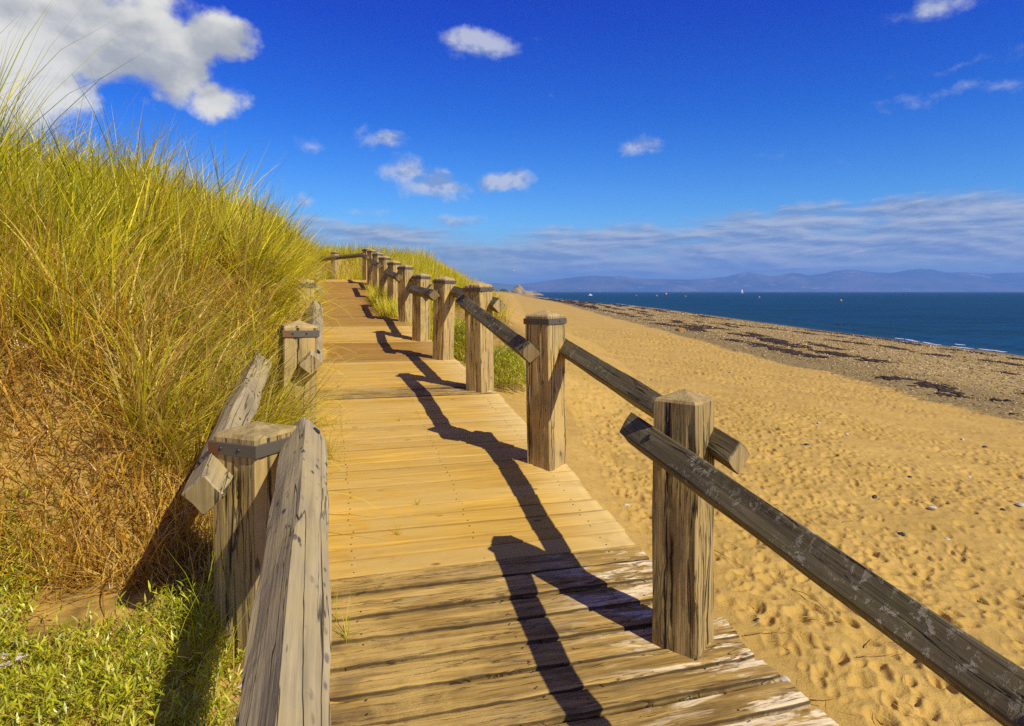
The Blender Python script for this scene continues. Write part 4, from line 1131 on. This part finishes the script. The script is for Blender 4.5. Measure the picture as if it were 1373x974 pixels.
def hull_mesh(L, B, H):
    bm = bmesh.new(); rings = []
    for i in range(9):
        f = i/8; w = B/2*math.sin(math.pi*(.5*f+.5))**.7 if f < 1 else .01; w = max(w, .02)
        rings.append([bm.verts.new((-L/2+L*f, -w, H*(1+.25*f))), bm.verts.new((-L/2+L*f, -w*.6, 0)), bm.verts.new((-L/2+L*f, w*.6, 0)), bm.verts.new((-L/2+L*f, w, H*(1+.25*f)))])
    for a, b in zip(rings, rings[1:]):
        for q in range(4): bm.faces.new((a[q], a[(q+1) % 4], b[(q+1) % 4], b[q]))
    bm.faces.new(rings[0]); bm.faces.new(rings[-1][::-1]); bmesh.ops.recalc_face_normals(bm, faces=bm.faces)
    me = bpy.data.meshes.new('hull'); bm.to_mesh(me); bm.free(); me.materials.append(wht); return me
x, y, z = (995-686.5)/900*1500, 1500, -3.8
sb = empty('sailing_boat', (x, y, z), .3, label='white sailing boat with raised sail on the horizon', cat='sailing boat')
link('hull', hull_mesh(6.5, 2.2, .9), sb, (0, 0, -.15))
bm = bmesh.new(); bmesh.ops.create_cone(bm, cap_ends=True, segments=8, radius1=.07, radius2=.04, depth=8.5)
me = bpy.data.meshes.new('mast'); bm.to_mesh(me); bm.free(); me.materials.append(wht); link('mast', me, sb, (.4, 0, 4.9))
def sail(pts, nm):
    V = []
    for (a, b) in pts: V += [(a, .03, b), (a, -.03, b)]
    F = [(0, 2, 4), (1, 5, 3), (0, 1, 3), (0, 3, 2), (2, 3, 5), (2, 5, 4), (4, 5, 1), (4, 1, 0)]
    link(nm, mesh_np(nm, np.array(V), np.array(F), [wht]), sb)
sail([(.3, 1.5), (-2.9, 1.6), (.35, 8.9)], 'mainsail'); sail([(.5, 1.3), (3.1, 1.1), (.5, 7.6)], 'jib')
x, y = (791.5-686.5)/900*620, 620
mb = empty('motor_boat', (x, y, -3.8), .2, label='small white motor boat near the horizon, farthest left on the sea', cat='motor boat')
link('hull', hull_mesh(3.6, 1.5, .8), mb, (0, 0, -.1))
bm = bmesh.new(); bmesh.ops.create_cube(bm, size=1.)
for v in bm.verts: v.co = Vector((v.co.x*(1.1 if v.co.z < 0 else .8), v.co.y*1.0, v.co.z*.8))
me = bpy.data.meshes.new('cabin'); bm.to_mesh(me); bm.free(); me.materials.append(wht); link('cabin', me, mb, (-.1, 0, 1.15))

def bird_body(L, mat, name, label, loc, rz, wings):
    """one continuous body of lofted rings, wings swept from the shoulders"""
    bm = bmesh.new(); rings = []
    prof = [(-.50, .015, 0), (-.36, .05, 0), (-.15, .10, 0), (.05, .115, .0), (.22, .085, .02), (.33, .055, .06), (.41, .06, .09), (.47, .045, .09), (.50, .015, .085), (.58, .006, .075)]
    for (x, r, z) in prof:
        rings.append([bm.verts.new((x*L, r*L*math.cos(a*math.pi/4), (z+r*.85*math.sin(a*math.pi/4))*L)) for a in range(8)])
    for a, b in zip(rings, rings[1:]):
        for q in range(8): bm.faces.new((a[q], a[(q+1) % 8], b[(q+1) % 8], b[q]))
    bm.faces.new(rings[0][::-1]); bm.faces.new(rings[-1])
    if wings:
        for sg in (-1, 1):
            chord = [(.05, .17, -.13, .02), (.45, .20, -.06, .17), (.85, .08, -.10, .12), (1.25, -.10, -.14, .02)]
            pr = None
            for (o_, fx, bx, z) in chord:
                cur = [bm.verts.new((fx*L, sg*o_*L, z*L)), bm.verts.new((bx*L, sg*o_*L, z*L)), bm.verts.new((bx*L, sg*o_*L, z*L-.012*L)), bm.verts.new((fx*L, sg*o_*L, z*L-.02*L))]
                if pr:
                    for q in range(4): bm.faces.new((pr[q], pr[(q+1) % 4], cur[(q+1) % 4], cur[q]))
                pr = cur
            bm.faces.new(pr)
    bmesh.ops.recalc_face_normals(bm, faces=bm.faces)
    me = bpy.data.meshes.new(name); bm.to_mesh(me); bm.free(); me.materials.append(mat)
    tag(link(name, me, None, loc, (0, 0, rz)), label, 'bird')
bird_body(.55, wht, 'seagull', 'white seagull flying low above the far beach', ((689-686.5)/900*170, 170, (391-363)/900*170), 2.6, True)
x, y, z = sea_at(1126, 436); bird_body(.8, blk, 'seabird', 'small dark seabird sitting on the water near the shore', (x, y, z+.03), 2.9, False)

# ---------------------------------------------------------------- haze
def haze():
    k = NT('sea_haze')
    v = k.n('ShaderNodeVolumePrincipled', {'Color': (.25, .50, 1.0, 1), 'Density': .00016, 'Anisotropy': .0})
    k.n('ShaderNodeOutputMaterial', {'Volume': v.outputs[0]})
    bm = bmesh.new(); bmesh.ops.create_cube(bm, size=1.)
    for q in bm.verts: q.co = Vector((q.co.x*40000, q.co.y*40000, -14 if q.co.z < 0 else 305))
    me = bpy.data.meshes.new('haze'); bm.to_mesh(me); bm.free(); me.materials.append(k.m)
    tag(link('haze', me), 'thin blue sea haze over the bay', 'haze', kind='stuff')
haze()

# ---------------------------------------------------------------- light, sky, camera
SUN_EL = 42.; SUN_AZ = 131.5      # clockwise from +y
sv = Vector((math.sin(R(SUN_AZ))*math.cos(R(SUN_EL)), math.cos(R(SUN_AZ))*math.cos(R(SUN_EL)), math.sin(R(SUN_EL))))
sun = bpy.data.lights.new('sun', 'SUN'); sun.energy = 5.0; sun.angle = R(.5); sun.color = (1., .91, .72)
so = bpy.data.objects.new('sun', sun); COL.objects.link(so); so.rotation_euler = sv.to_track_quat('Z', 'Y').to_euler()

def world():
    k = NT('World', True); scene.world = k.m
    sky = k.n('ShaderNodeTexSky', sky_type='NISHITA'); sky.sun_disc = False
    sky.sun_elevation = R(SUN_EL); sky.sun_rotation = R(SUN_AZ); sky.altitude = 10; sky.air_density = 1.; sky.dust_density = .25; sky.ozone_density = 3.
    gen = k.n('ShaderNodeTexCoord').outputs['Generated']
    d = k.n('ShaderNodeSeparateXYZ', {0: gen})
    X, Y, Z = d.outputs
    az = k.math('ARCTAN2', X, Y); el = k.math('ARCSINE', Z)
    ae = k.n('ShaderNodeCombineXYZ', {0: az, 1: el, 2: 0.}).outputs[0]
    # deepen the clear blue with height
    skc = k.n('ShaderNodeHueSaturation', {'Hue': .5, 'Saturation': 1.35, 'Value': 1., 'Color': sky.outputs[0]}).outputs[0]
    deep = k.ramp(k.mapr(el, 0, .5), [(0, (.62, .78, 1.0)), (.2, (.50, .88, 1.28)), (.5, (.10, .50, 1.22)), (.75, (.0, .28, 1.2)), (1., (.0, .14, 1.15))])
    skc = k.mix(1., skc, deep, 'MULTIPLY')
    # clouds
    def aeof(px, py): a = math.atan((px-686.5)/900); return a, math.atan((391-py)/math.hypot(900, px-686.5))
    wn = k.n('ShaderNodeTexNoise', {'Vector': gen, 'Scale': 14., 'Detail': 5, 'Roughness': .6})
    warp = k.n('ShaderNodeVectorMath', {0: wn.outputs['Color'], 1: (.5, .5, .5)}, operation='SUBTRACT').outputs[0]
    warp = k.n('ShaderNodeVectorMath', {0: warp, 'Scale': .05}, operation='SCALE').outputs[0]
    aw = k.n('ShaderNodeVectorMath', {0: ae, 1: warp}, operation='ADD').outputs[0]
    def layer(blobs):
        acc = None
        for (px, py, rx, ry, st_) in blobs:
            a, e = aeof(px, py)
            v = k.map(aw, (900/rx, 900/ry, 0), (-a*900/rx, -e*900/ry, 0))
            ln = k.n('ShaderNodeVectorMath', {0: v}, operation='LENGTH').outputs['Value']
            b = k.mapr(ln, 0, 1.5, st_, 0)
            acc = b if acc is None else k.math('MAXIMUM', acc, b)
        return acc
    big = layer([(20, 50, 120, 85, 1.), (120, 45, 110, 75, 1.), (210, 45, 80, 62, 1.), (265, 62, 55, 50, 1.), (305, 62, 45, 34, .9), (283, 130, 40, 34, .9), (262, 95, 40, 40, .95), (60, 108, 130, 34, .85), (150, 85, 110, 40, .9), (235, 95, 55, 45, .95), (330, 72, 30, 20, .7)])
    sml = layer([(640, 57, 46, 18, .85), (520, 190, 40, 16, .75), (492, 176, 18, 16, .45), (545, 230, 30, 17, .8), (575, 248, 42, 20, .95), (605, 252, 30, 14, .75), (680, 245, 44, 15, .95), (612, 298, 45, 12, .5), (860, 195, 30, 13, .62),
                 (410, 192, 26, 16, .35), (402, 275, 24, 14, .5), (1020, 210, 45, 9, .42), (1255, 10, 48, 18, .7), (1310, 118, 100, 16, .47), (1290, 86, 100, 12, .42), (470, 284, 60, 8, .42), (712, 46, 14, 10, .3), (1158, 332, 14, 6, .8), (225, 232, 30, 14, .6)])
    low = layer([(1220, 288, 190, 20, .85), (1060, 305, 160, 24, .9), (1300, 322, 210, 32, 1.), (1040, 335, 260, 26, 1.), (830, 322, 150, 22, .85), (720, 345, 200, 20, .9), (500, 318, 130, 18, .75), (420, 300, 70, 14, .55), (560, 350, 160, 18, .8), (860, 362, 500, 14, .8)])
    nv = k.map(gen, (1, 1, 1.35))
    n1 = k.noise(nv, 11., 9, .60, .15)
    n1s = k.noise(k.map(gen, (1, 1, 1.35), (.010, -.006, .014)), 11., 9, .60, .15)
    nb = k.noise(nv, 5.5, 7, .5, .1)
    nbs = k.noise(k.map(gen, (1, 1, 1.35), (.03, -.015, .05)), 5.5, 7, .5, .1)
    lv = k.map(gen, (1, 1, 6.))
    n2 = k.noise(lv, 6., 8, .62, .25)
    n2s = k.noise(k.map(gen, (1, 1, 6.), (.012, 0, .03)), 6., 8, .62, .25)
    db = k.mapr(k.math('ADD', big, k.math('MULTIPLY', k.math('ADD', k.math('SUBTRACT', nb, .5), k.math('MULTIPLY', k.math('SUBTRACT', n1, .5), 1.2)), .80)), .25, .56, 0, .98, True)
    dsm = k.mapr(k.math('ADD', sml, k.math('MULTIPLY', k.math('SUBTRACT', n1, .5), 1.25)), .22, .68, 0, .76, True)
    dl = k.mapr(k.math('ADD', low, k.math('MULTIPLY', k.math('SUBTRACT', n2, .5), 1.2)), .10, .62, 0, .90, True)
    dl = k.math('MULTIPLY', dl, k.mapr(low, .02, .30, 0, 1, True))
    shd = k.mapr(k.math('SUBTRACT', n1, n1s), -.06, .05, 0, 1)
    shl = k.mapr(k.math('SUBTRACT', n2, n2s), -.09, .09, 0, 1)
    shb = k.mapr(k.math('ADD', k.math('SUBTRACT', nb, nbs), k.math('MULTIPLY', k.math('SUBTRACT', shd, .5), .035)), -.14, .12, 0, 1, True)
    cb = k.mix(shb, (.42, .44, .46), (.86, .84, .77))
    cs = k.mix(shd, (.27, .36, .58), (.66, .68, .74))
    cl = k.mix(shl, (.22, .31, .52), (.54, .59, .68))
    strength = .12
    sc = lambda c: k.n('ShaderNodeVectorMath', {0: c, 'Scale': 1/strength}, operation='SCALE').outputs[0]
    out = k.mix(dl, skc, sc(cl)); out = k.mix(dsm, out, sc(cs)); out = k.mix(db, out, sc(cb))
    # unseen cumulus added behind the photographer and overhead to warm the fill light
    rest = k.math('MAXIMUM', k.mapr(Y, .35, -.05, 0, 1, True), k.mapr(Z, .62, .85, 0, 1, True))
    rest = k.math('MULTIPLY', rest, k.mapr(Z, -.02, .1, 0, 1))
    rd = k.mapr(k.noise(gen, 2.6, 6, .55, .2), .44, .60, 0, .8, True)
    out = k.mix(k.math('MULTIPLY', rest, rd), out, sc((.26, .21, .15)))
    bg = k.n('ShaderNodeBackground', {0: out, 'Strength': strength})
    k.n('ShaderNodeOutputWorld', {0: bg.outputs[0]})
    k.m.cycles.sampling_method = 'MANUAL'; k.m.cycles.sample_map_resolution = 512
world()

cam = bpy.data.cameras.new('camera'); cam.sensor_width = 36; cam.lens = 900/1373*36; cam.shift_y = -96/1373; cam.clip_start = .05; cam.clip_end = 60000
co_ = bpy.data.objects.new('camera', cam); COL.objects.link(co_); co_.location = (0, 0, 0); co_.rotation_euler = (R(90), 0, 0)
scene.camera = co_
vs = scene.view_settings; vs.view_transform = 'Standard'; vs.look = 'None'; vs.gamma = 1; vs.exposure = 0; vs.use_curve_mapping = False
cy_ = scene.cycles; cy_.max_bounces = 6; cy_.transparent_max_bounces = 4; cy_.volume_bounces = 1; cy_.use_denoising = False
